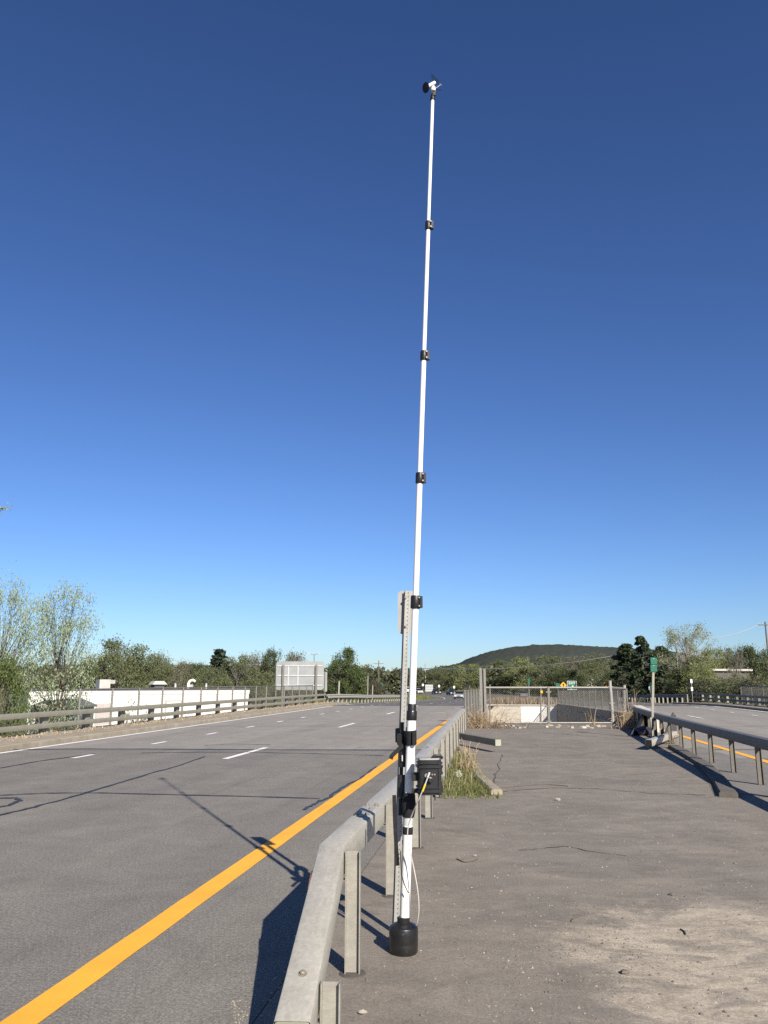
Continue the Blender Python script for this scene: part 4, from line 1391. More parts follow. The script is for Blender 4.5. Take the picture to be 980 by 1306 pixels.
def conifer(seed, mat, H=10.0, Rm=2.4, whorls=26, lsize=0.34, n=7000, power=0.8, z0=0.1, ragged=0.3, droop=0.25):
    rd = random.Random(seed); rg = np.random.default_rng(seed)
    wood = MB().tube([(0, 0, -0.1), (0, 0, H * 0.5), (0, 0, H * 0.98)], [0.17, 0.10, 0.015], 6, False)
    cs = []
    for w in range(whorls):
        f = z0 + (1 - z0) * (w + rd.random() * 0.6) / whorls
        if f > 0.98: continue
        for b in range(7):
            L = Rm * ((1 - f) ** power) * rd.uniform(1 - ragged, 1 + ragged * 0.6) + 0.06
            a = rd.uniform(0, 6.283)
            p0 = Vector((0, 0, f * H))
            e_ = Vector((math.cos(a) * L, math.sin(a) * L, f * H - droop * L + 0.25 * L * (f > .8)))
            wood.tube([p0, p0.lerp(e_, .5) + Vector((0, 0, 0.06 * L)), e_], [0.035, 0.02, 0.006], 3, False)
            m = max(3, int(n / (whorls * 7) * (0.3 + 1.5 * L / Rm)))
            for _ in range(m):
                q = rd.random() ** 0.6
                c = p0.lerp(e_, q)
                w_ = .13 * Rm / 2.2 * min(1, 0.25 + L / Rm * 2)
                cs.append((c.x + rd.gauss(0, w_), c.y + rd.gauss(0, w_), c.z + 0.06 * L * math.sin(q * 3.1) - abs(rd.gauss(0, .14))))
    c = np.array(cs)
    return wood.mesh('trunk', M['bark'], True), leaf_mesh('crown', quads(c, lsize, rg, 1.7), mat), H, Rm


def pine(seed, mat, H=10.0, Rm=3.0, clumps=70, n=9000, lsize=0.26):
    """old pine: rounded dark clumps on a trunk with limbs"""
    rd = random.Random(seed); rg = np.random.default_rng(seed)
    wood = MB().tube([(0, 0, -0.1), (0.1, 0, H * 0.5), (0, 0, H * 0.95)], [0.24, 0.16, 0.03], 6, False)
    cs = []
    for k in range(clumps):
        f = 0.10 + 0.88 * (k + rd.random()) / clumps
        env = Rm * (0.55 + 0.45 * math.sin(math.pi * min(1, f * 1.1))) * (1 - f ** 3.2) + 0.25
        a = rd.uniform(0, 6.283); rr_ = env * math.sqrt(rd.uniform(0.15, 1))
        c = Vector((rr_ * math.cos(a), rr_ * math.sin(a), f * H))
        wood.tube([(0, 0, max(0.2, f * H - 0.3 * rr_)), c], [0.05, 0.012], 3, False)
        sz = rd.uniform(0.35, 0.75)
        m = n // clumps
        g = rg.normal(size=(m, 3)); g /= np.linalg.norm(g, axis=1)[:, None]
        g *= sz * rg.uniform(0.5, 1.0, size=(m, 1)); g[:, 2] *= 0.65
        cs.append(g + np.array(tuple(c)))
    c = np.concatenate(cs)
    c[:, 2] = np.minimum(c[:, 2], H)
    return wood.mesh('trunk', M['bark'], True), leaf_mesh('crown', quads(c, lsize, rg, 1.5), mat), H, Rm


KIND = {
    'poplar': [broad(s, M['l_poplar'], M['bark'], 10, 'high', 3.6, 130, nn, 0.105, 0.18, 0.42, 0.03) for s, nn in ((11, 10500), (17, 10500))],
    'olive': [broad(s, M['l_olive'], M['bark_pale'], 10, 'round', 4.6, 110, 17000, 0.165) for s in (21, 22, 23)],
    'brown': [broad(s, M['l_brown'], M['bark_pale'], 10, 'round', 3.9, 95, 11000, 0.15, 0.08, 0.5, 0.1) for s in (31, 32)],
    'green': [broad(s, M['l_green'], M['bark'], 10, 'round', 4.0, 100, 17000, 0.19, 0.04) for s in (41, 42)],
    'bright': [broad(s, M['l_bright'], M['bark'], 10, 'round', 4.4, 110, 20000, 0.16, 0.02) for s in (45,)],
    'pale': [broad(s, M['l_pale'], M['bark_pale'], 10, 'high', 4.0, 130, 8500, 0.12, 0.15, 0.38, 0.03) for s in (51,)],
    'yellowgreen': [broad(s, M['l_yellowgreen'], M['bark_pale'], 10, 'round', 4.2, 90, 12000, 0.18) for s in (55, 56)],
    'bush': [deciduous(s, M['l_olive'], M['bark'], 10, 2, 7, 9000, 0.26, 0.7, 0.02, (25, 75), 0.03, 4, 0, 0.12, low=0.0) for s in (61, 62)],
    'darkbush': [deciduous(s, M['l_dark'], M['bark'], 10, 2, 7, 12000, 0.27, 0.8, 0.02, (25, 75), 0.03, 4, 0, 0.12, low=0.0) for s in (63, 64)],
    'bare': [deciduous(s, M['l_brown'], M['bark_pale'], 10, 4, 4, 900, 0.13, 0.2, 0.18, (18, 48), 0.12, 1, 0, 0.15) for s in (71,)],
    'twiggy': [deciduous(s, M['l_olive'], M['bark'], 10, 3, 6, 1300, 0.34, 0.35, 0.03, (20, 60), 0.1, 4, 0, 0.12, low=0.0) for s in (75,)],
    'pine': [pine(s, M['l_pine'], 10, 3.0) for s in (81, 82)],
    'spruce': [conifer(91, M['l_spruce'], 10, 2.2, 22, 0.34, 6000, 0.75)],
    'conical': [broad(97, M['l_cone'], M['bark'], 10, 'cone', 4.6, 130, 24000, 0.17, 0.02, 0.42)],
    'blossom': [deciduous(s, M['blossom'], M['bark'], 10, 3, 4, 220, 0.3, 0.15, 0.2, (30, 70), 0.03, 1, 0.2, 0.1) for s in (99,)],
}
NOUN = {'bush': 'shrub', 'darkbush': 'shrub', 'twiggy': 'shrub', 'pine': 'pine_tree', 'spruce': 'spruce_tree', 'blossom': 'blossom_tree'}
cnt = {}


def tree(kind, px, ytop, wpx, Y, label, group=None, zb=None):
    """crown centre at px, crown top at photo row ytop, wpx wide, at distance Y"""
    var = KIND[kind]
    i = cnt.get(kind, 0); cnt[kind] = i + 1
    wd, cr, H, rad = var[i % len(var)]
    if zb is None:                                    # never on the highway
        while True:
            p = at(px, ytop, Y)
            s_, t_ = ST(p.x, p.y)
            r_ = wpx / F * Y * 0.5
            if s_ > 460 or t_ > 17.0 + r_ * 0.8 or t_ < -15.0 - r_ * 0.6: break
            Y *= 1.02
    p = at(px, ytop, Y)
    z0 = terr(p.x, p.y) if zb is None else zb
    h = p.z - z0
    w = wpx / F * Y * 1.02
    nm = NOUN.get(kind, 'tree')
    t = thing(nm, label, 'shrub' if nm == 'shrub' else 'tree', (p.x, p.y, z0 - 0.05), random.uniform(0, 6.28) if kind != 'poplar' else 0.3 * i, group, (w / 2 / rad, w / 2 / rad, h / H))
    link('trunk', wd, t)
    link('crown', cr, t)
    return t


GL = 'trees beyond the left railing'
tree('poplar', 14, 735, 100, 46, 'tall airy pale green tree at the left edge of the view above the railing', GL)
tree('poplar', 84, 744, 98, 50, 'tall airy pale green tree leaning right beside the white building', GL)
tl = tree('poplar', -150, 610, 240, 42, 'very tall airy tree mostly outside the left edge of the view', GL)
wv = MB()
a0 = at(-60, 690, 42); a1 = at(6, 648, 42)
bp_ = [a0, a0.lerp(a1, .5) + Vector((0, 0, .15)), a1]
tips_ = []
wv.tube(bp_, [0.06, 0.035, 0.008], 5, False)
for k in range(7):
    b = a0.lerp(a1, 0.5 + 0.07 * k) + Vector((0, 0, 0.08))
    e = b + Vector((random.uniform(.1, .5), random.uniform(-.3, .3), random.uniform(-.35, .4)))
    wv.tube([b, e], [0.012, 0.004], 3, False)
    tips_ += [b.lerp(e, q / 5) for q in range(6)]
lb_inv = (Matrix.Translation(tl.location) @ Matrix.Rotation(tl.rotation_euler.z, 4, 'Z') @ Matrix.Diagonal((*tl.scale, 1))).inverted()
wv.v = [tuple(lb_inv @ Vector(p)) for p in wv.v]
lbo = link('branch', wv.mesh('branch', M['bark'], True), tl)
tpn = np.array([tuple(t) for t in tips_ for _ in range(4)]) + rng.normal(size=(len(tips_) * 4, 3)) * 0.10
qv = quads(tpn, 0.13, rng, 1.3)
qv = np.array([tuple(lb_inv @ Vector(p)) for p in qv])
lv_ = link('leaf_spray', leaf_mesh('leaf_spray', qv, M['l_poplar']), lbo)
tree('bright', 8, 838, 70, 36, 'dense bright green shrubby tree at the lower left edge behind the railing', GL)
tree('olive', 156, 816, 96, 100, 'broad rounded olive tree above the left half of the white building', GL)
tree('olive', 122, 838, 60, 104, 'rounded olive tree left of the broadest olive tree above the white roof', GL)
tree('olive', 196, 833, 62, 103, 'rounded olive tree right of the broadest olive tree above the white roof', GL)
tree('green', 100, 848, 80, 112, 'low dark green tree behind the left end of the white building', GL)
tree('olive', 70, 850, 70, 104, 'low olive tree behind the airy leaning tree', GL)
tree('brown', 205, 836, 50, 108, 'brownish tree right of the broad olive tree', GL)
tree('brown', 232, 843, 46, 128, 'low brownish tree between the broad olive tree and the spruce', GL)
tree('green', 252, 846, 50, 140, 'low green tree left of the dark spruce', GL)
tree('spruce', 281, 826, 66, 132, 'dark pointed spruce rising above the tree line', GL)
tree('olive', 305, 836, 52, 118, 'pale olive tree just right of the dark spruce', GL)
tree('brown', 327, 832, 44, 112, 'brownish tree halfway between the spruce and the large sign back', GL)
tree('green', 348, 828, 34, 108, 'tall narrow green tree left of the large sign back', GL)
tree('brown', 378, 831, 56, 115, 'brownish tree behind the large sign back', GL)
tree('olive', 265, 850, 60, 96, 'low olive tree below the dark spruce', GL)
tree('olive', 330, 852, 60, 98, 'low olive tree behind the right end of the white building', GL)
tree('conical', 442, 827, 60, 84, 'leafy green cone shaped tree right of the large sign back', GL)
tree('twiggy', 177, 884, 36, 34, 'sparse twiggy bush in front of the white building', GL, -2.4)
tree('twiggy', 66, 897, 70, 33, 'sparse olive brush below the airy leaning tree', GL, -2.6)
tree('bush', 24, 897, 56, 31, 'low olive brush behind the left end of the railing', GL, -2.4)
tree('darkbush', 478, 862, 22, 120, 'small dark shrub at the end of the left guardrail', GL)
tree('olive', 402, 862, 60, 95, 'low olive tree between the sign back and the cone shaped tree', GL)

GR = 'trees beyond the right carriageway'
tree('pine', 800, 821, 58, 84, 'dark rounded pine nearest to the hill, left of the tallest pine', GR)
tree('pine', 818, 811, 46, 82, 'tallest dark pine behind the green marker post', GR)
tree('pine', 842, 824, 56, 86, 'dark rounded pine right of the green marker post', GR)
tree('pale', 872, 795, 74, 80, 'tall pale sparse tree rising right of the pines', GR)
tree('twiggy', 918, 845, 40, 90, 'sparse twiggy bush before the left end of the white roofed building', GR)
tree('twiggy', 950, 847, 46, 88, 'sparse twiggy bush before the right end of the white roofed building', GR)
tree('yellowgreen', 908, 828, 46, 122, 'yellow green tree right of the pale sparse tree', GR)
tree('bare', 937, 815, 36, 92, 'thin bare tree against the sky near the right edge', GR)
tree('olive', 926, 826, 44, 124, 'olive tree in front of the thin bare tree', GR)
tree('green', 955, 824, 50, 122, 'rounded green tree right of the thin bare tree', GR)
tree('olive', 985, 824, 46, 80, 'olive tree behind the utility pole at the right edge', GR)
tree('yellowgreen', 890, 845, 50, 84, 'low yellow green tree under the pale sparse tree', GR)
for k, (px, yt, w, Y, kd, lb) in enumerate((
        (776, 858, 40, 92, 'green', 'low green tree at the left foot of the pines'),
        (806, 855, 46, 74, 'darkbush', 'dark shrub at the foot of the tallest pine'),
        (838, 858, 50, 72, 'darkbush', 'dark shrub behind the green marker post'),
        (868, 852, 52, 70, 'green', 'green tree above the row of pale guardrail posts'),
        (900, 862, 56, 66, 'darkbush', 'dark shrub right of the white delineator posts'),
        (930, 860, 54, 64, 'bush', 'olive shrub left of the right fence panels'),
        (960, 861, 54, 62, 'darkbush', 'dark shrub behind the right fence panels'),
        (995, 858, 54, 58, 'bush', 'olive shrub at the right edge behind the fence panels'),
        (885, 838, 40, 88, 'olive', 'olive tree below the pale sparse tree'))):
    tree(kd, px, yt, w, Y, lb, GR)
GM = 'trees in the middle distance below the hill'
for (px, yt, w, Y, kd, lb) in (
        (560, 851, 44, 260, 'olive', 'small olive tree above the curve of the left road'),
        (598, 847, 46, 240, 'yellowgreen', 'yellow green tree above the car on the left road'),
        (640, 842, 52, 230, 'olive', 'olive tree above the left part of the mesh fence'),
        (668, 838, 46, 240, 'yellowgreen', 'yellow green tree under the crest of the hill'),
        (700, 836, 52, 230, 'olive', 'olive tree below the middle of the hill'),
        (732, 836, 46, 215, 'brown', 'brownish tree above the green exit sign'),
        (758, 834, 46, 205, 'olive', 'olive tree left of the pines below the hill'),
        (655, 856, 50, 180, 'green', 'dark green tree behind the middle of the mesh fence'),
        (690, 856, 50, 175, 'brown', 'brownish tree behind the fence post with the yellow tag'),
        (722, 854, 50, 170, 'green', 'dark green tree behind the yellow diamond sign'),
        (752, 853, 46, 160, 'olive', 'olive tree left of the small orange sign')):
    tree(kd, px, yt, w, Y, lb, GM)
tree('blossom', 760, 854, 24, 120, 'small white blossoming tree leaning right between the exit sign and orange sign')

# the far woods as one mass: many crowns of leaf faces
rw = np.random.default_rng(5)
cs = []
for k in range(620):
    px = rw.uniform(-60, 1040)
    Y = rw.uniform(230, 620)
    yt = 853 + rw.normal() * 2.0
    if 540 < px < 800: yt = 850 - (px - 540) / 260 * 12 * (Y / 620) + rw.normal() * 1.5
    if px < 480: yt = 850 + rw.normal() * 2.5
    p = at(px, yt, Y)
    s, t = ST(p.x, p.y)
    if -16 < t < 20 and s < 460: continue
    zg = terr(p.x, p.y)
    h = p.z - zg
    if h < 2: h = 5.0
    r_ = rw.uniform(3.0, 6.0)
    n = 330
    g = rw.normal(size=(n, 3)); g /= np.linalg.norm(g, axis=1)[:, None]
    g *= rw.uniform(0.55, 1.0, size=(n, 1))
    g[:, 0] *= r_; g[:, 1] *= r_; g[:, 2] *= h * 0.48
    cs.append(g + np.array([p.x, p.y, zg + h * 0.52]))
wc = np.concatenate(cs)
M['l_far'] = leaf('far_leaves', ((0.075, 0.085, 0.040), (0.115, 0.118, 0.060), (0.06, 0.07, 0.036), (0.13, 0.125, 0.07)), 0.4)
wo = link('woodland', leaf_mesh('woodland', quads(wc, 1.0, rw, 1.2), M['l_far']))
tag(wo, 'far-off olive and brown woodland spread below the hill', 'woodland', kind='stuff')

# hill on the horizon
mb = MB()
prof = [(-500, 862), (0, 861), (120, 856), (300, 858), (470, 858), (540, 856), (585, 847), (605, 838), (625, 832), (650, 827), (680, 824), (710, 823), (745, 824.5), (790, 827), (850, 830), (920, 842), (990, 848), (1500, 852)]
xs = np.arange(-500, 1500, 3.2)
ys = np.interp(xs, [p[0] for p in prof], [p[1] for p in prof])
deps = np.linspace(0, 1, 34)
Y0, Y1 = 1100.0, 1700.0
for q in deps:
    for x, y in zip(xs, ys):
        top = at(x, y, Y1)
        p = at(x, 870, Y0 + (Y1 - Y0) * q)
        k = math.sin(q * math.pi / 2) ** 1.2
        z = -4 + (top.z + 4) * k + rw.normal() * 0.7 * (1 if q > 0.02 else 0)
        mb.v.append((p.x, p.y, z))
for x, y in zip(xs, ys):
    p = at(x, 870, Y1 + 500); mb.v.append((p.x, p.y, -6))
nx = len(xs)
for i in range(len(deps)):
    for j in range(nx - 1):
        a = i * nx + j
        mb.f.append((a, a + 1, a + nx + 1, a + nx))
m_, nt, b = new_mat('hill_woods')
tc = N(nt, 'ShaderNodeTexCoord').outputs['Object']
f1 = noise_(nt, tc, 0.05, 8, 0.75)
f2 = noise_(nt, tc, 0.008, 5, 0.6)
cc = mix(nt, ramp(nt, f1, ((0.35, 0.0), (0.65, 1.0))), (0.036, 0.044, 0.041), (0.055, 0.061, 0.056))
cc = mix(nt, ramp(nt, f2, ((0.45, 0.0), (0.6, 0.6))), cc, (0.046, 0.054, 0.040))
nt.links.new(cc, b.inputs['Base Color']); b.inputs['Roughness'].default_value = 1.0
b.inputs['Specular IOR Level'].default_value = 0.0
hill = struct('hill', mb, m_, True)

# ------------------------------------------------------------------ white building on the left, shed, far buildings
YB = 80.0
c0, c1 = at(38, 880.5, 76), at(318, 877.5, 88)
bt = thing('white_building', 'long low white industrial building with a dark roof edge behind the left railing', 'building', (c0.x, c0.y, -4.8))
d = Vector((c1.x - c0.x, c1.y - c0.y, 0)); L = d.length; d.normalize(); nb = Vector((-d.y, d.x, 0))
ztop = (c0.z + c1.z) / 2


def bpoint(u, v, z):
    return Vector((c0.x, c0.y, 0)) + d * u + nb * v + Vector((0, 0, z))


def bslab(u0, u1, v0, v1, z0, z1):
    return MB().slab([(p.x, p.y) for p in (bpoint(u0, v0, 0), bpoint(u1, v0, 0), bpoint(u1, v1, 0), bpoint(u0, v1, 0))], z0, z1)


npan = 12
for k in range(npan):
    part('wall_panel', bslab(L * k / npan + 0.015, L * (k + 1) / npan - 0.015, 0, 0.2, -4.8, ztop - 0.55 + 0.0), M['bldg'], bt, False, True)
part('parapet', bslab(-0.05, L + 0.05, -0.05, 0.3, ztop - 0.53, ztop - 0.12), M['bldg'], bt, False, True)
part('roof_edge', bslab(-0.1, L + 0.1, -0.1, 0.4, ztop - 0.118, ztop + 0.05), M['roof_dark'], bt, False, True)
part('end_wall', bslab(L - 0.2, L, 0.22, 24, -4.8, ztop - 0.55), M['bldg'], bt, False, True)
part('end_wall', bslab(0, 0.2, 0.22, 24, -4.8, ztop - 0.55), M['bldg'], bt, False, True)
part('roof', bslab(0.22, L - 0.22, 0.42, 24, ztop - 0.5, ztop - 0.3), M['roof_dark'], bt, False, True)


def u_at(px):
    r_ = ray(px, 870)
    # intersect view ray with facade line in plan
    den = r_.x * d.y - r_.y * d.x
    k = (c0.x * d.y - c0.y * d.x) / den
    p = Vector((r_.x * k, r_.y * k, 0))
    return (p - Vector((c0.x, c0.y, 0))).dot(d), p.y


for (pa, pb, yt) in ((126, 142, 899), (214, 232, 895)):
    ua, Ya = u_at(pa); ub, _ = u_at(pb)
    zt_ = at(pa, yt, Ya).z
    fr = part('door_frame', bslab(ua - 0.12, ub + 0.12, -0.06, -0.003, -4.7, zt_ + 0.14), M['unit'], bt, False, True)
    part('roller_door', bslab(ua, ub, -0.075, -0.062, -4.7, zt_), M['door_grey'] if pa < 150 else M['bldg'], fr, False, True)
for (pa, pb, y0, y1, lb, nm) in ((134, 152, 868.5, 877, 'square pale roof unit on the left half of the white building', 'roof_unit'),
                                 (203, 222, 870.5, 877, 'hooded vent unit on the middle of the white building roof', 'roof_vent')):
    ua, Ya = u_at(pa); ub, _ = u_at(pb)
    za, zb_ = ztop - 0.3, at(pa, y0, Ya).z + 0.15
    p = bpoint((ua + ub) / 2, 2.5, za)
    t = thing(nm, lb, 'roof unit', p)
    if nm == 'roof_unit':
        part('housing', bslab(ua, ub - 0.3, 2, 3.6, za, zb_), M['unit'], t, False, True)
        part('intake_hood', MB().slab([(q.x, q.y) for q in (bpoint(ub - .295, 2.1, 0), bpoint(ub + 0.25, 2.3, 0), bpoint(ub + 0.25, 3.3, 0), bpoint(ub - .295, 3.5, 0))], zb_ - 0.42, zb_ - 0.05), M['unit'], t, False, True)
        part('curb', bslab(ua + 0.1, ub - 0.4, 1.9, 1.99, za, za + 0.2), M['roof_dark'], t, False, True)
    else:
        part('housing', bslab(ua + 0.25, ub - 0.25, 2.2, 3.4, za, zb_ - 0.22), M['roof_dark'], t, False, True)
        m = MB()
        q = [bpoint(ua, 2, zb_ - 0.35), bpoint(ub, 2, zb_ - 0.35), bpoint(ub, 3.6, zb_ - 0.35), bpoint(ua, 3.6, zb_ - 0.35),
             bpoint(ua + 0.3, 2.2, zb_), bpoint(ub - 0.3, 2.2, zb_), bpoint(ub - 0.3, 3.4, zb_), bpoint(ua + 0.3, 3.4, zb_)]
        m.add(q, [(3, 2, 1, 0), (4, 5, 6, 7), (0, 1, 5, 4), (1, 2, 6, 5), (2, 3, 7, 6), (3, 0, 4, 7)])
        part('hood', m, M['unit'], t, False, True)
ua, Ya = u_at(249)
z_ = ztop - 0.3
gn = thing('vent_pipe', 'white gooseneck vent pipe on the right half of the white building roof', 'pipe', bpoint(ua, 2, z_))
part('pipe', MB().tube([bpoint(ua, 2, z_), bpoint(ua, 2, z_ + 0.85), bpoint(ua + 0.15, 2, z_ + 1.1), bpoint(ua + 0.5, 2, z_ + 1.2), bpoint(ua + 0.72, 2, z_ + 1.05)], 0.13, 8), M['bldg'], gn, True, True)
part('cowl', MB().box(bpoint(ua + 0.3, 2, z_ + 0.62), (0.45, 0.3, 0.25)), M['unit'], gn, False, True)
for px, lb in ((234, 'short white stub pipe left of the gooseneck vent'), (93, 'short white stub pipe near the left end of the white roof'), (274, 'short white stub pipe right of the gooseneck vent')):
    ua, Ya = u_at(px)
    t = thing('vent_stub', lb, 'pipe', bpoint(ua, 2.4, z_))
    part('pipe', MB().tube([bpoint(ua, 2.4, z_), bpoint(ua, 2.4, z_ + 0.75)], 0.09, 8), M['bldg'], t, True, True)
    part('rain_cap', MB().lathe([(0.15, 0), (0.03, 0.1)], bpoint(ua, 2.4, z_ + 0.78), 8), M['unit'], t, False, True)
# shed with a low green-grey roof
s0_, s1_ = at(36, 900, 52), at(104, 902, 55)
sh = thing('shed', 'low blue grey shed with a shallow greenish gabled roof behind the leaning tree', 'shed', (s0_.x, s0_.y, -4.7))
dx = s1_.x - s0_.x
zr, ze = at(70, 892, 54).z, at(104, 901, 54).z
xa, xb, ya, yb = s0_.x, s1_.x, s0_.y, s0_.y + 6
xm = (xa + xb) / 2
part('wall', MB().slab([(xa + .2, ya), (xb - .2, ya), (xb - .2, yb), (xa + .2, yb)], -4.8, ze - 0.05), M['shed'], sh, False, True)
m = MB()
m.add([(xa, ya - .3, ze), (xm, ya - .3, zr), (xb, ya - .3, ze), (xa, yb, ze), (xm, yb, zr), (xb, yb, ze), (xa, ya - .3, ze - .12), (xb, ya - .3, ze - .12), (xa, yb, ze - .12), (xb, yb, ze - .12)],
      [(0, 1, 4, 3), (1, 2, 5, 4), (0, 6, 7, 2, 1), (3, 4, 5, 9, 8), (6, 8, 9, 7), (0, 3, 8, 6), (2, 7, 9, 5)])
part('roof', m, M['shed_roof'], sh, False, True)
part('gable_vent', MB().box((xm, ya - 0.33, zr - 0.35), (0.5, 0.05, 0.25)), M['bldg'], sh, False, True)
for k in range(4):
    part('window', MB().box((xa + dx * (0.2 + 0.2 * k), ya - 0.02, ze - 0.7), (0.7, 0.06, 0.6)), M['bldg'], sh, False, True)

# white building half hidden in the right trees
w0, w1 = at(906, 853, 96), at(955, 853, 98)
t = thing('white_house', 'long white roofed building glimpsed through the right-hand trees', 'building', (w0.x, w0.y, terr(w0.x, w0.y)))
zg = terr(w0.x, w0.y) - 0.2
zt_ = w0.z
part('wall', MB().slab([(w0.x, w0.y), (w1.x, w1.y), (w1.x, w1.y + 8), (w0.x, w0.y + 8)], zg, zt_ - 0.25), M['wall_dull'], t, False, True)
part('roof', MB().slab([(w0.x - .3, w0.y - .4), (w1.x + .3, w1.y - .4), (w1.x + .3, w1.y + 8), (w0.x - .3, w0.y + 8)], zt_ - 0.24, zt_), M['unit'], t, False, True)
for k in range(6):
    q = Vector(w0).lerp(w1, (k + 0.5) / 6)
    part('window', MB().box((q.x, q.y - 0.03, zt_ - 1.7), (0.7, 0.05, 0.9)), M['glass'], t, False, True)

# ------------------------------------------------------------------ large sign back on the left, small edge-on sign
YS = 72.0
a, b = at(352.5, 843.5, YS), at(413, 880, YS)
sx, sz = b.x - a.x, a.z - b.z
cxs = (a.x + b.x) / 2; czs = (a.z + b.z) / 2
base = terr(cxs, YS)
lg = thing('large_sign', 'large rounded highway sign seen from its grey braced back beyond the left railing', 'sign', (cxs, YS, base))
pan = MB().sweep(rsq(sx, sz, 0.25, 5), [Vector((0, 0.05, czs - base)), Vector((0, 0.10, czs - base))])
sp_ = part('sign_panel', pan, M['sign_back'], lg)
for fz in (0.34, 0.0, -0.34):
    part('brace', MB().box((0, 0.02, czs - base + sz * fz), (sx * 0.94, 0.05, 0.08)), M['brace'], sp_)
for fx in (-0.24, -0.04):
    part('stiffener', MB().box((sx * fx, 0.03, czs - base), (0.09, 0.03, sz * 0.66)), M['brace'], sp_)
for fx in (-0.345, 0.345):
    part('post', MB().box((sx * fx, -0.10, (czs + sz * 0.38 - base) / 2), (0.16, 0.16, czs + sz * 0.38 - base)), M['fence_steel'], lg)
a = at(415.5, 857, 75); b = at(415.5, 882, 75)
es = thing('narrow_sign', 'narrow tall sign standing right of the large sign back', 'sign', (a.x, 75, terr(a.x, 75)))
part('sign_panel', MB().sweep(rsq(0.30, a.z - b.z, 0.05, 4), [Vector((0, 0, (a.z + b.z) / 2 - es.location.z)), Vector((0, 0.03, (a.z + b.z) / 2 - es.location.z))]), M['sign_back'], es)
part('post', MB().box((-0.04, -0.05, (a.z - es.location.z) / 2), (0.07, 0.07, a.z - es.location.z)), M['fence_steel'], es)
for px, y0, Y, lb in ((432, 869, 66, 'thin pale post in front of the cone shaped tree'), (469, 862, 110, 'pale leaning post right of the cone shaped tree'), (475, 874, 100, 'short grey post near the end of the left guardrail')):
    a = at(px, y0, Y)
    zg = terr(a.x, Y)
    t = thing('fence_post', lb, 'post', (a.x, Y, zg))
    part('shaft', MB().tube([(0, 0, 0), (0.05, 0, a.z - zg)], 0.07, 8), M['pale_pole'], t, True)
    part('post_cap', MB().lathe([(0.09, 0), (0.05, 0.05)], (0.05, 0, a.z - zg), 8), M['fence_steel'], t)

# ------------------------------------------------------------------ road signs ahead


def sign_post(label, px, ytop, w, h, Y, mat, name='road_sign', shape='rect', border=None, rz=0.0, poles=1):
    a = at(px, ytop, Y)
    zg = terr(a.x, Y)
    t = thing(name, label, 'sign', (a.x, Y, zg), rz)
    zc = a.z - h / 2 - zg
    prof = rsq(w, h, min(w, h) * 0.08, 4) if shape == 'rect' else [(0, h / 2), (-w / 2, 0), (0, -h / 2), (w / 2, 0)]
    if border is not None:
        f = part('border', MB().sweep([(x * 1.0, z * 1.0) for x, z in prof], [Vector((0, -0.02, zc)), Vector((0, 0.01, zc))]), border, t)
        pn = part('sign_face', MB().sweep([(x * 0.94, z * 0.93) for x, z in prof], [Vector((0, -0.03, zc)), Vector((0, -0.021, zc))]), mat, t)
    else:
        pn = part('sign_face', MB().sweep(prof, [Vector((0, -0.03, zc)), Vector((0, 0.0, zc))]), mat, t)
    for k in range(poles):
        x = 0 if poles == 1 else (-w * 0.3 if k == 0 else w * 0.3)
        part('post', MB().box((x, 0.06, zc / 2 + h * 0.2), (0.09, 0.09, zc + h * 0.4)), M['fence_steel'], t)
    return t, pn, zc


def text_part(txt, size, loc, mat, parent):
    cu = bpy.data.curves.new('lettering', 'FONT')
    cu.body = txt; cu.size = size; cu.align_x = 'CENTER'; cu.align_y = 'CENTER'; cu.extrude = 0.004
    o = bpy.data.objects.new('lettering', cu); col.objects.link(o)
    dg = bpy.context.evaluated_depsgraph_get()
    me = bpy.data.meshes.new_from_object(o.evaluated_get(dg))
    col.objects.unlink(o); bpy.data.objects.remove(o)
    me.materials.clear(); me.materials.append(mat)
    x = link('lettering', me, parent, loc)
    x.rotation_euler = (math.pi / 2, 0, 0)
    return x


t, pn, zc = sign_post('green highway exit sign with white border beside the yellow diamond sign', 729.5, 868.5, 2.1, 1.9, 180, M['sign_green'], 'exit_sign', 'rect', M['sign_white'], 0, 2)
text_part('EXIT', 0.72, (0, -0.034, zc + 0.45), M['sign_white'], pn)
ar = MB().add([(-0.35, -0.032, zc - 0.75), (-0.2, -0.032, zc - 0.85), (0.12, -0.032, zc - 0.30), (0.25, -0.032, zc - 0.38), (0.3, -0.032, zc + 0.02), (-0.12, -0.032, zc - 0.16), (0.0, -0.032, zc - 0.23)],
              [(0, 1, 2, 6), (6, 2, 3, 4, 5)])
part('arrow', ar, M['sign_white'], pn)
t, pn, zc = sign_post('yellow diamond warning sign with a black arrow left of the exit sign', 718.5, 869.5, 1.55, 1.55, 190, M['sign_yellow'], 'warning_sign', 'diamond')
ar = MB().add([(-0.13, -0.036, zc - 0.42), (0.13, -0.036, zc - 0.42), (0.13, -0.036, zc + 0.05), (0.3, -0.036, zc + 0.05), (0, -0.036, zc + 0.46), (-0.3, -0.036, zc + 0.05), (-0.13, -0.036, zc + 0.05)], [(0, 1, 2, 6), (2, 3, 4, 5, 6)])
part('arrow', ar, M['sign_black'], pn)
sign_post('small plain green sign left of the yellow diamond sign', 711.5, 871.5, 0.95, 0.85, 202, M['sign_green'], 'guide_sign')
t, pn, zc = sign_post('small square orange yellow sign above the right gate post', 776.3, 869.0, 0.95, 0.95, 130, M['sign_orange'], 'route_sign')
for k in (0.17, -0.02):
    part('legend_bar', MB().box((0, -0.033, zc + k), (0.42, 0.006, 0.07)), M['sign_black'], pn)
sign_post('thin green marker sign beyond the middle of the mesh fence', 674.5, 865.5, 0.28, 0.75, 110, M['sign_green'], 'marker_sign')
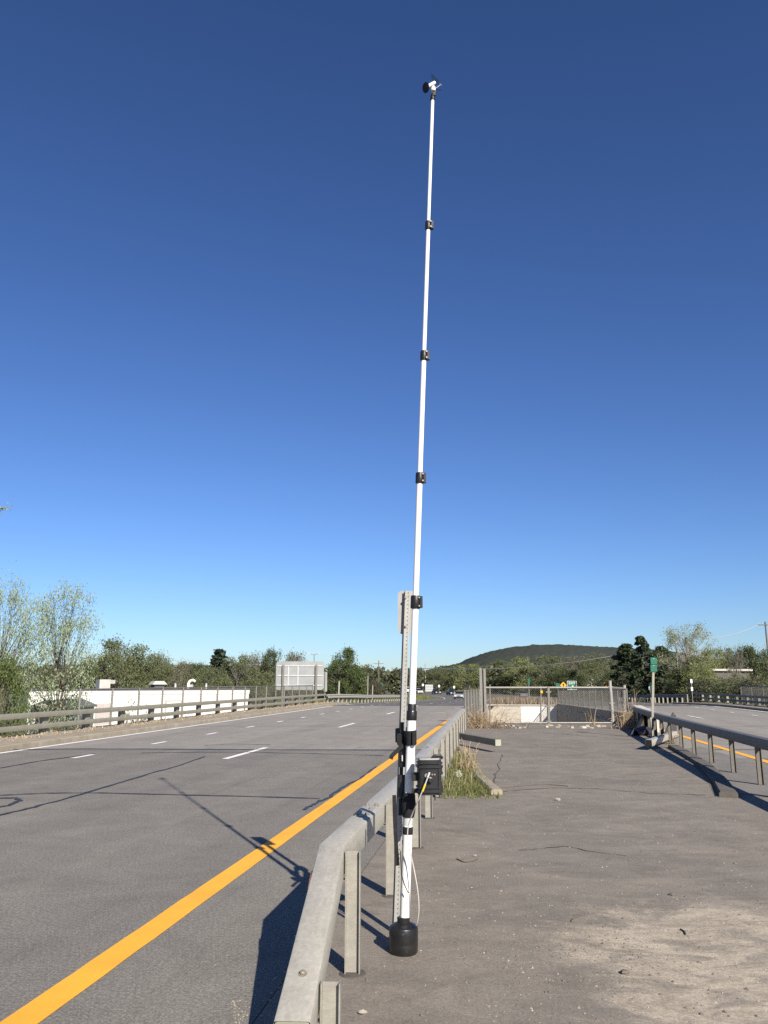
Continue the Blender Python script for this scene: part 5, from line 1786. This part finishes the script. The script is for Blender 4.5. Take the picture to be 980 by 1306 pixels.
sign_post('green guide sign far along the left road beside a white truck', 490.0, 871.2, 1.4, 1.0, 285, M['sign_green'], 'guide_sign')
t, pn, zc = sign_post('grey back of a highway sign far along the left road', 547.5, 873.0, 2.9, 2.6, 300, M['sign_back'], 'guide_sign', 'rect', None, 0, 2)
for k in (-1, 0, 1): part('brace', MB().box((0, -0.04, zc + k * 0.8), (2.7, 0.02, 0.14)), M['sign_white'], pn)
sign_post('slim green marker plate on a post left of the pale guardrail posts', 829.3, 870.0, 0.26, 0.8, 92, M['sign_green'], 'marker_sign')
# delineators with two white paddles
for px, y0, y1, Y, lb in ((883.5, 866, 890, 70, 'white post with two white paddles beside the row of pale guardrail posts'), (829.5, 876, 891, 91.5, 'short white post below the slim green marker plate')):
    a, b = at(px, y0, Y), at(px, y1, Y)
    t = thing('delineator', lb, 'delineator', (b.x, Y, terr(b.x, Y)))
    h = a.z - t.location.z
    part('post', MB().box((0, 0, h / 2), (0.05, 0.05, h)), M['fence_steel'], t)
    for q in ((0.30, 0.95) if px > 850 else (0.25,)):
        part('paddle', MB().sweep(rsq(0.18, 0.34, 0.05), [Vector((0, -0.04, h - q + 0.12)), Vector((0, -0.028, h - q + 0.12))]), M['sign_white'], t)

# ------------------------------------------------------------------ utility poles and wires


def upole(label, px, ytop, Y, r=0.13, arm=0.0, armdrop=0.5, mat='wood_pole', arms=1, lean=0.0):
    a = at(px, ytop, Y)
    zg = terr(a.x, Y)
    t = thing('utility_pole', label, 'utility pole', (a.x, Y, zg))
    h = a.z - zg
    part('pole', MB().tube([(lean, 0, 0), (lean * .5, 0, h * 0.5), (0, 0, h)], [r, r * .85, r * .65], 8), M[mat], t, True)
    for k in range(arms):
        if arm:
            z = h - armdrop - 0.7 * k
            c = part('crossarm', MB().box((0, -r, z), (arm, 0.10, 0.12)), M[mat], t)
            for q in (-0.46, -0.2, 0.2, 0.46):
                part('insulator', MB().lathe([(0.04, 0), (0.06, 0.05), (0.03, 0.14)], (arm * q, -r, z + 0.06), 6), M['unit'], c)
    return t, h


upole('tall utility pole with a crossarm at the right edge of the view', 976.0, 793, 100, 0.15, 1.9, 0.4, lean=0.0)
upole('utility pole with crossarm left of the mast beyond the cone shaped tree', 483.3, 842.5, 210, 0.16, 2.5, 0.8)
upole('thin pale utility pole with crossarm behind the white building', 207.0, 855.5, 118, 0.09, 1.5, 0.75, 'pale_pole')
upole('pale utility pole half hidden among the right-hand trees', 875.0, 812, 90, 0.12, 0.9, 0.4, 'pale_pole')
upole('second pale pole among the right-hand trees left of the first', 862.5, 823, 92, 0.10, 0.0, 0.4, 'pale_pole')
for px, yt, lb in ((648, 846.5, 'small pale pole far off under the left shoulder of the hill'), (657, 843.5, 'slightly taller pale pole far off under the hill'), (542.5, 846, 'thin far pole just right of the mast'), (502, 851.5, 'thin far pole just left of the sign post')):
    upole(lb, px, yt, 360, 0.22, 1.6 if px < 600 else 0.0, 0.6, 'pale_pole')
# twin-arm street lamp behind the large sign
a = at(401, 834.5, 150); zg = terr(a.x, 150)
sl = thing('street_lamp', 'twin headed street lamp rising behind the large sign back', 'street lamp', (a.x, 150, zg))
h = a.z - zg
part('pole', MB().tube([(0, 0, 0), (0, 0, h)], [0.12, 0.07], 8), M['fence_steel'], sl, True)
for sgn in (-1, 1):
    am = part('arm', MB().tube([(0, 0, h - 0.1), (sgn * 0.9, 0, h + 0.15)], 0.05, 6), M['fence_steel'], sl)
    part('lamp_head', MB().box((sgn * 1.0, 0, h + 0.17), (0.7, 0.3, 0.14), Matrix.Rotation(-sgn * 0.1, 3, 'Y')), M['unit'], am)


def wire(label, pts, r=0.02, n=16, sag=0.0):
    t = thing('power_line', label, 'cable', pts[0])
    P = catmull([Vector(p) for p in pts], n)
    part('strand', MB().tube(P, r, 4), M['wire_pale'], t, False, True)
    return t


wire('sagging cable strung from the right-hand pines across the hill to the far left road', [at(830, 827, 138), at(799, 833.5, 140), at(760, 840.5, 145), at(724, 845.5, 152), at(668, 851, 170), at(613, 853.3, 190), at(560, 853, 240), at(520, 852, 290)], 0.085)
wire('thin power cable dropping from the right edge pole to the trees', [at(968.5, 797, 100), at(946, 806, 98), at(925, 811.5, 96), at(905, 814, 94), at(876, 817, 90)], 0.032)
wire('faint power cable between the far poles left of the mast', [at(478, 846, 210), at(440, 851, 190), at(380, 858, 165), at(300, 868, 140), at(268, 871, 130)], 0.025)

# ------------------------------------------------------------------ vehicles


def car(label, loc, rz, paint_, hood=0.95, roof=1.50, L=4.6, wd=1.84, name='car', group=None):
    t = thing(name, label, 'car', loc, rz, group)
    hw = wd / 2
    # stations along the car: front at -y
    low = [(-L / 2, 0.35, 0.62), (-L / 2 + 0.1, 0.24, hood - 0.22), (-L / 2 + 0.9, 0.22, hood), (-L * 0.17, 0.22, hood + 0.06), (L * 0.32, 0.22, hood + 0.08), (L / 2 - 0.12, 0.26, hood + 0.02), (L / 2, 0.36, 0.72)]
    m = MB()
    for y, z0, z1 in low:
        k = 0.9 if abs(y) > L / 2 - 0.05 else 1.0
        m.v += [(-hw * k, y, z0), (-hw * k * 1.0, y, (z0 + z1) * 0.55), (-hw * k * 0.93, y, z1), (hw * k * 0.93, y, z1), (hw * k, y, (z0 + z1) * 0.55), (hw * k, y, z0)]
    for i in range(len(low) - 1):
        for j in range(6):
            a, b = i * 6 + j, i * 6 + (j + 1) % 6
            m.f.append((a, a + 6, b + 6, b))
    m.f += [(0, 1, 2, 3, 4, 5), tuple((len(low) - 1) * 6 + j for j in (5, 4, 3, 2, 1, 0))]
    body = part('body', m, paint_, t, True)
    g = MB()
    st = [(-L * 0.18, hood + 0.04, hw * 0.86), (-L * 0.02, roof - 0.03, hw * 0.68), (L * 0.26, roof - 0.04, hw * 0.68), (L * 0.42, hood + 0.07, hw * 0.84)]
    zb = hood + 0.02
    vs = []
    for y, z, w in st: vs += [(-w, y, z), (w, y, z)]
    g.add(vs, [(0, 1, 3, 2), (2, 3, 5, 4), (4, 5, 7, 6), (0, 2, 4, 6), (1, 7, 5, 3), (0, 6, 7, 1)])
    part('window_glass', g, M['glass'], t)
    part('roof_panel', MB().box((0, L * 0.12, roof - 0.01), (hw * 1.36, L * 0.28, 0.05), None, 0.92), paint_, t)
    for sx_ in (-1, 1):
        part('headlight', MB().box((sx_ * hw * 0.66, -L / 2 + 0.10, 0.70), (0.38, 0.22, 0.15)), M['lamp'], t)
        part('tail_light', MB().box((sx_ * hw * 0.72, L / 2 - 0.06, 0.82), (0.28, 0.14, 0.17)), M['tail'], t)
        part('mirror', MB().box((sx_ * (hw + 0.08), -L * 0.14, hood + 0.08), (0.18, 0.1, 0.12)), paint_, t)
        for y in (-L * 0.31, L * 0.30):
            w = part('wheel', MB().lathe([(0.20, -0.11), (0.33, -0.10), (0.34, 0), (0.33, 0.10), (0.20, 0.11)], (sx_ * (hw - 0.09), y, 0.34), 16, (1, 0, 0)), M['tyre'], t, True)
            part('rim', MB().lathe([(0.19, 0), (0.17, 0.03), (0.05, 0.035)], (sx_ * (hw + 0.015), y, 0.34), 12, (sx_, 0, 0)), M['rim'], w, True)
    part('bumper', MB().box((0, -L / 2 + 0.02, 0.42), (wd * 0.9, 0.12, 0.22)), M['black'], t)
    part('grille', MB().box((0, -L / 2 + 0.02, 0.66), (0.7, 0.1, 0.12)), M['black'], t)
    return t


M['tail'] = mk('tail_light', (0.35, 0.02, 0.015), None, 8, 0.2)


def road_pt(px, Y, t_only=False):
    p = at(px, 870, Y)
    s, t = ST(p.x, p.y)
    return Vector((p.x, p.y, roadz(s) + 0.004)), s


def lane_pt(px, t, Y=100.0):
    while Y < 430:
        p, s = road_pt(px, Y)
        if ST(p.x, p.y)[1] > t: break
        Y += 0.5
    return p, s


GC = 'cars on the highway ahead'
p, s = road_pt(585.5, 165)
car('pale car with a dark windscreen coming towards us on the left road', p, -R(8), M['car_silver'], 1.0, 1.62, 4.7, 1.95, 'car', GC)
p, s = lane_pt(556.5, -4.2, 180)
car('dark car far away behind the highway sign back on the left road', p, R(12), M['car_dark'], 1.0, 1.7, 4.7, 1.9, 'car', GC)
p, s = lane_pt(575.5, -4.2, 180)
car('dark far car under the white light dot left of the pale oncoming car', p, R(10), M['car_dark'], 1.0, 1.7, 4.7, 1.9, 'car', GC)
p, s = lane_pt(534, -7.6, 180)
car('white car far away on the left road just right of the mast', p, R(14), M['car_white'], 1.05, 1.8, 4.9, 1.9, 'car', GC)
s_ = 95.0
p = W(s_, 7.0); p = Vector((p.x, p.y, roadz(s_)))
p2, s2 = lane_pt(667.5, 7.2, 60)
car('grey car driving away seen through the mesh fence', p2, math.pi - R(8), M['car_grey'], 1.0, 1.6, 4.6, 1.85, 'car', GC)
# box truck far left road
p, s = lane_pt(506, -7.6, 180)
tr = thing('box_truck', 'white box truck far away on the left road left of the mast', 'truck', p, R(60))
part('cargo_box', MB().sweep(rsq(2.4, 2.5, 0.06), [Vector((0, -3.0, 2.1)), Vector((0, 3.0, 2.1))]), M['car_white'], tr)
cb_ = part('cab', MB().box((0, -4.0, 1.35), (2.1, 1.9, 1.7), None, 0.88), M['car_white'], tr)
part('windscreen', MB().box((0, -4.92, 1.75), (1.7, 0.12, 0.6)), M['glass'], cb_)
part('chassis', MB().box((0, -0.5, 0.65), (0.9, 8.0, 0.25)), M['black'], tr)
for y in (-3.9, 1.8):
    for sx_ in (-1, 1):
        w = part('wheel', MB().lathe([(0.25, -0.13), (0.45, -0.12), (0.45, 0.12), (0.25, 0.13)], (sx_ * 0.95, y, 0.46), 14, (1, 0, 0)), M['tyre'], tr, True)
        part('rim', MB().lathe([(0.25, 0), (0.08, 0.02)], (sx_ * 1.09, y, 0.46), 10, (sx_, 0, 0)), M['rim'], w)
# white-topped markers on the outside of the curve
for px, y0, lb in ((539.6, 873.6, 'white marker left of the far sign back'), (560.2, 875.0, 'white marker above the dark far car'), (579.4, 876.4, 'white marker left above the pale oncoming car')):
    a = at(px, y0, 240)
    t = thing('delineator', lb, 'delineator', (a.x, 240, terr(a.x, 240)))
    h = a.z - t.location.z
    part('post', MB().box((0, 0, h / 2), (0.10, 0.10, h)), M['wood_pole'], t)
    part('paddle', MB().sweep(rsq(0.55, 0.7, 0.15), [Vector((0, -0.08, h)), Vector((0, -0.06, h))]), M['sign_white'], t)

# ------------------------------------------------------------------ grass, weeds, stones


def blades(name, n, region, hmin, hmax, mat, seed, wide=0.006, lean=0.35, curl=0.4):
    rd = random.Random(seed)
    m = MB()
    for _ in range(n):
        p = region(rd)
        h = rd.uniform(hmin, hmax)
        a = rd.uniform(0, 6.28)
        l = rd.gauss(0, lean) * h
        dx, dy = math.cos(a) * l, math.sin(a) * l
        b = rd.uniform(0, 6.28)
        wx, wy = math.cos(b) * wide, math.sin(b) * wide
        k = len(m.v)
        x, y, z = p
        m.v += [(x - wx, y - wy, z), (x + wx, y + wy, z), (x + dx * .4 - wx * .8, y + dy * .4 - wy * .8, z + h * .55), (x + dx * .4 + wx * .8, y + dy * .4 + wy * .8, z + h * .55),
                (x + dx, y + dy, z + h * (1 - curl * min(1, abs(l / h))))]
        m.f += [(k, k + 1, k + 3, k + 2), (k + 2, k + 3, k + 4)]
    return link(name, m.mesh(name, mat))


def reg_tri(pts):
    """random point in a quad of ground points"""
    def f(rd):
        u, v = rd.random(), rd.random()
        a, b, c, d_ = pts
        p = a * (1 - u) * (1 - v) + b * u * (1 - v) + c * u * v + d_ * (1 - u) * v
        return (p.x, p.y, 0.0)
    return f


isl = [G(560, 1016), G(628, 1016), G(600, 966), G(578, 962)]
tag(blades('grass', 4200, reg_tri(isl), 0.03, 0.17, M['grass'], 1, 0.005, 0.8), 'green grass growing between the left guardrail posts and the broken kerb', 'grass', kind='stuff')
tag(blades('dry_grass', 150, reg_tri([G(562, 1014), G(606, 1012), G(602, 962), G(578, 956)]), 0.06, 0.40, M['straw'], 2, 0.004, 0.6), 'dry straw stalks standing in the grass behind the black case', 'dry grass', kind='stuff')
tag(blades('weeds', 500, reg_tri([G(556, 1019), G(640, 1020), G(632, 1000), G(600, 1000)]), 0.02, 0.09, M['grass'], 3, 0.008, 0.9), 'short weeds creeping out around the broken kerb end', 'weeds', kind='stuff')
# low verge grass at left bottom by the rail, and along the left kerb
tag(blades('verge_grass', 2500, lambda rd: tuple(W(rd.uniform(2, 60), -rd.uniform(12.4, 13.5), 0.14)), 0.02, 0.10, M['straw'], 4, 0.012, 0.8), 'sparse dry grass along the top of the left kerb', 'grass', kind='stuff')
tag(blades('far_dry_grass', 5000, lambda rd: tuple(W(rd.uniform(58.7, 100), rd.uniform(-0.9, 3.8), -0.02)), 0.2, 0.7, M['red_straw'], 5, 0.03, 0.35), 'tall brown dry grass beyond the far wall of the open well', 'dry grass', kind='stuff')
tag(blades('slope_grass', 6000, lambda rd: (lambda p: (p.x, p.y, terr(p.x, p.y)))(W(rd.uniform(60, 240), -14.6 - abs(rd.gauss(0, 4)))), 0.2, 0.6, M['grass'], 6, 0.05, 0.4), 'green grass on the bank beside the left guardrail', 'grass', kind='stuff')


def weed_clump(label, c, n, h, spread, mat, seed, arch=0.6):
    rd = random.Random(seed)
    t = thing('dry_weeds', label, 'weeds', c)
    for g in range(3):
        m = MB()
        for _ in range(n // 3):
            a = rd.uniform(0, 6.28); r_ = abs(rd.gauss(0, spread))
            b = Vector((math.cos(a) * r_, math.sin(a) * r_ * .6, 0))
            hh = h * rd.uniform(0.4, 1.0)
            e = Vector((rd.gauss(0, arch) * hh, rd.gauss(0, arch) * hh, hh * rd.uniform(0.3, 1.0)))
            mid = e * 0.5 + Vector((0, 0, hh * 0.28))
            m.tube([b, b + mid * .6, b + mid * 1.1, b + e], [0.0075, 0.006, 0.005, 0.003], 3, False)
        part('stem_tangle', m, mat, t)['kind'] = 'stuff'
    return t


weed_clump('tangle of dry straw coloured vines against the left corner of the mesh fence', G(612, 928), 200, 0.95, 0.5, M['straw'], 1, 0.55)
weed_clump('low tangle of dry vines spreading along the foot of the mesh fence', G(632, 929), 130, 0.40, 0.6, M['red_straw'], 2, 0.8)
weed_clump('dry grey vines hanging over the right wing wall', G(803, 930), 150, 0.9, 0.35, M['straw'], 3, 0.3)
weed_clump('thin dry stalks standing at the end of the low left beam', G(597, 985), 36, 0.65, 0.10, M['straw'], 4, 0.2)
weed_clump('dry stems behind the right gate post above the wing wall', G(812, 924), 40, 1.5, 0.2, M['straw'], 5, 0.25)
weed_clump('few thin stems at the foot of the gate left of the leaning post', G(758, 926), 14, 0.9, 0.15, M['straw'], 6, 0.4)
weed_clump('low dry twigs beside the shaded end of the right guardrail', G(856, 949), 24, 0.3, 0.15, M['red_straw'], 7, 0.6)
dz = G(585, 1006)
dd = thing('dandelion', 'white fluffy dandelion head in the grass behind the black case', 'flower', dz)
part('stem', MB().tube([(0, 0, 0), (0.01, 0, 0.2)], 0.004, 6), M['grass'], dd)
fl_ = rng.normal(size=(160, 3)); fl_ /= np.linalg.norm(fl_, axis=1)[:, None]
link('seed_head', leaf_mesh('seed_head', quads(fl_ * 0.045 + np.array([0.01, 0, 0.22]), 0.016, rng, 1.4), M['blossom']), dd)

# loose stones and grit as real lumps on the island


def grit(name, n, region, smin, smax, mat, seed):
    rd = random.Random(seed)
    m = MB()
    for _ in range(n):
        x, y, z = region(rd)
        s = smin + (smax - smin) * rd.random() ** 3
        k = len(m.v)
        a = rd.uniform(0, 6.28)
        for j in range(4):
            q = s * rd.uniform(0.6, 1.1)
            m.v.append((x + q * math.cos(a + j * 1.57), y + q * math.sin(a + j * 1.57), z))
        m.v.append((x + rd.uniform(-.3, .3) * s, y + rd.uniform(-.3, .3) * s, z + s * rd.uniform(0.5, 0.9)))
        m.f += [(k + j, k + (j + 1) % 4, k + 4) for j in range(4)]
    return link(name, m.mesh(name, mat))


def med(rd):
    while True:
        y = 3.2 + 28 * rd.random() ** 1.7
        p = Vector((rd.uniform(-0.6, 7.5), y, 0))
        s, t = ST(p.x, p.y)
        if -0.85 < t < 4.0: return (p.x, p.y, 0.0)


tag(grit('gravel', 4200, med, 0.002, 0.011, M['stone'], 1), 'pale bits of gravel scattered over the paved island', 'gravel', kind='stuff')
tag(grit('dark_gravel', 6500, med, 0.002, 0.017, M['stone_dark'], 2), 'dark bits of gravel and litter scattered over the paved island', 'gravel', kind='stuff')


def sandy(rd):
    return (sandc.x + rd.gauss(-0.3, 0.9), sandc.y + rd.gauss(0, 0.7), 0.0)


tag(grit('sandy_gravel', 2600, sandy, 0.0012, 0.006, M['stone'], 3), 'fine pale grit over the sandy patch at the lower right', 'gravel', kind='stuff')


def strip(rd):
    p = G(rd.gauss(720, 75), rd.gauss(1215, 30))
    return (p.x, p.y, 0.0)


tag(grit('bark_litter', 2600, strip, 0.0015, 0.009, M['stone_dark'], 12), 'dark bark litter and grit lying in a worn strip left of the sandy patch', 'litter', kind='stuff')


def edge_l(rd):
    p = A0.lerp(A1, rd.uniform(-0.3, 1.1))
    return (p.x - 0.10 - abs(rd.gauss(0, 0.10)), p.y, 0.005)


tag(grit('edge_gravel', 500, edge_l, 0.002, 0.010, M['stone'], 4), 'gravel gathered along the road side of the nearest guardrail', 'gravel', kind='stuff')
tag(grit('edge_rubble', 110, lambda rd: (lambda p: (p.x, p.y, 0.0))(G(rd.gauss(304, 9), rd.uniform(1276, 1316))), 0.002, 0.009, M['kerb'], 9), 'broken bits of pavement at the road side of the nearest rail end', 'gravel', kind='stuff')
for k, (px, py, s, mt, lb) in enumerate((
        (712, 1021, 0.035, 'stone', 'pale stone lying near the middle of the paved island'),
        (797, 1242, 0.022, 'stone_dark', 'dark stone on the paved island left of the sandy patch'),
        (606, 1092, 0.016, 'stone', 'small pale stone right of the mast on the paved island'),
        (857, 1142, 0.020, 'stone_dark', 'dark stone at the top edge of the sandy patch'),
        (463, 1293, 0.02, 'stone', 'small pale stone beside the nearest guardrail post'))):
    p = G(px, py)
    t = thing('stone', lb, 'stone', p)
    blob('stone_face', s, M[mt], t, k + 20, 1.2, 0.9, 0.6, 8)
for k, (pts_, lb) in enumerate((
        (((583, 1096), (592, 1100), (603, 1099), (610, 1096)), 'curved dark twig lying right of the mast'),
        (((729, 1176), (733, 1172), (741, 1168)), 'short dark twig on the island left of the sandy patch'),
        (((868, 1186), (873, 1189), (875, 1193)), 'short dark twig on the sandy patch'),
        (((640, 1005), (690, 1001), (725, 1003)), 'thin dark stick lying near the kerb end'))):
    P = [G(*q) + Vector((0, 0, 0.006)) for q in pts_]
    t = thing('twig', lb, 'twig', P[0])
    part('twig_stem', MB().tube(catmull(P, 4), 0.005, 5), M['bark'], t, False, True)
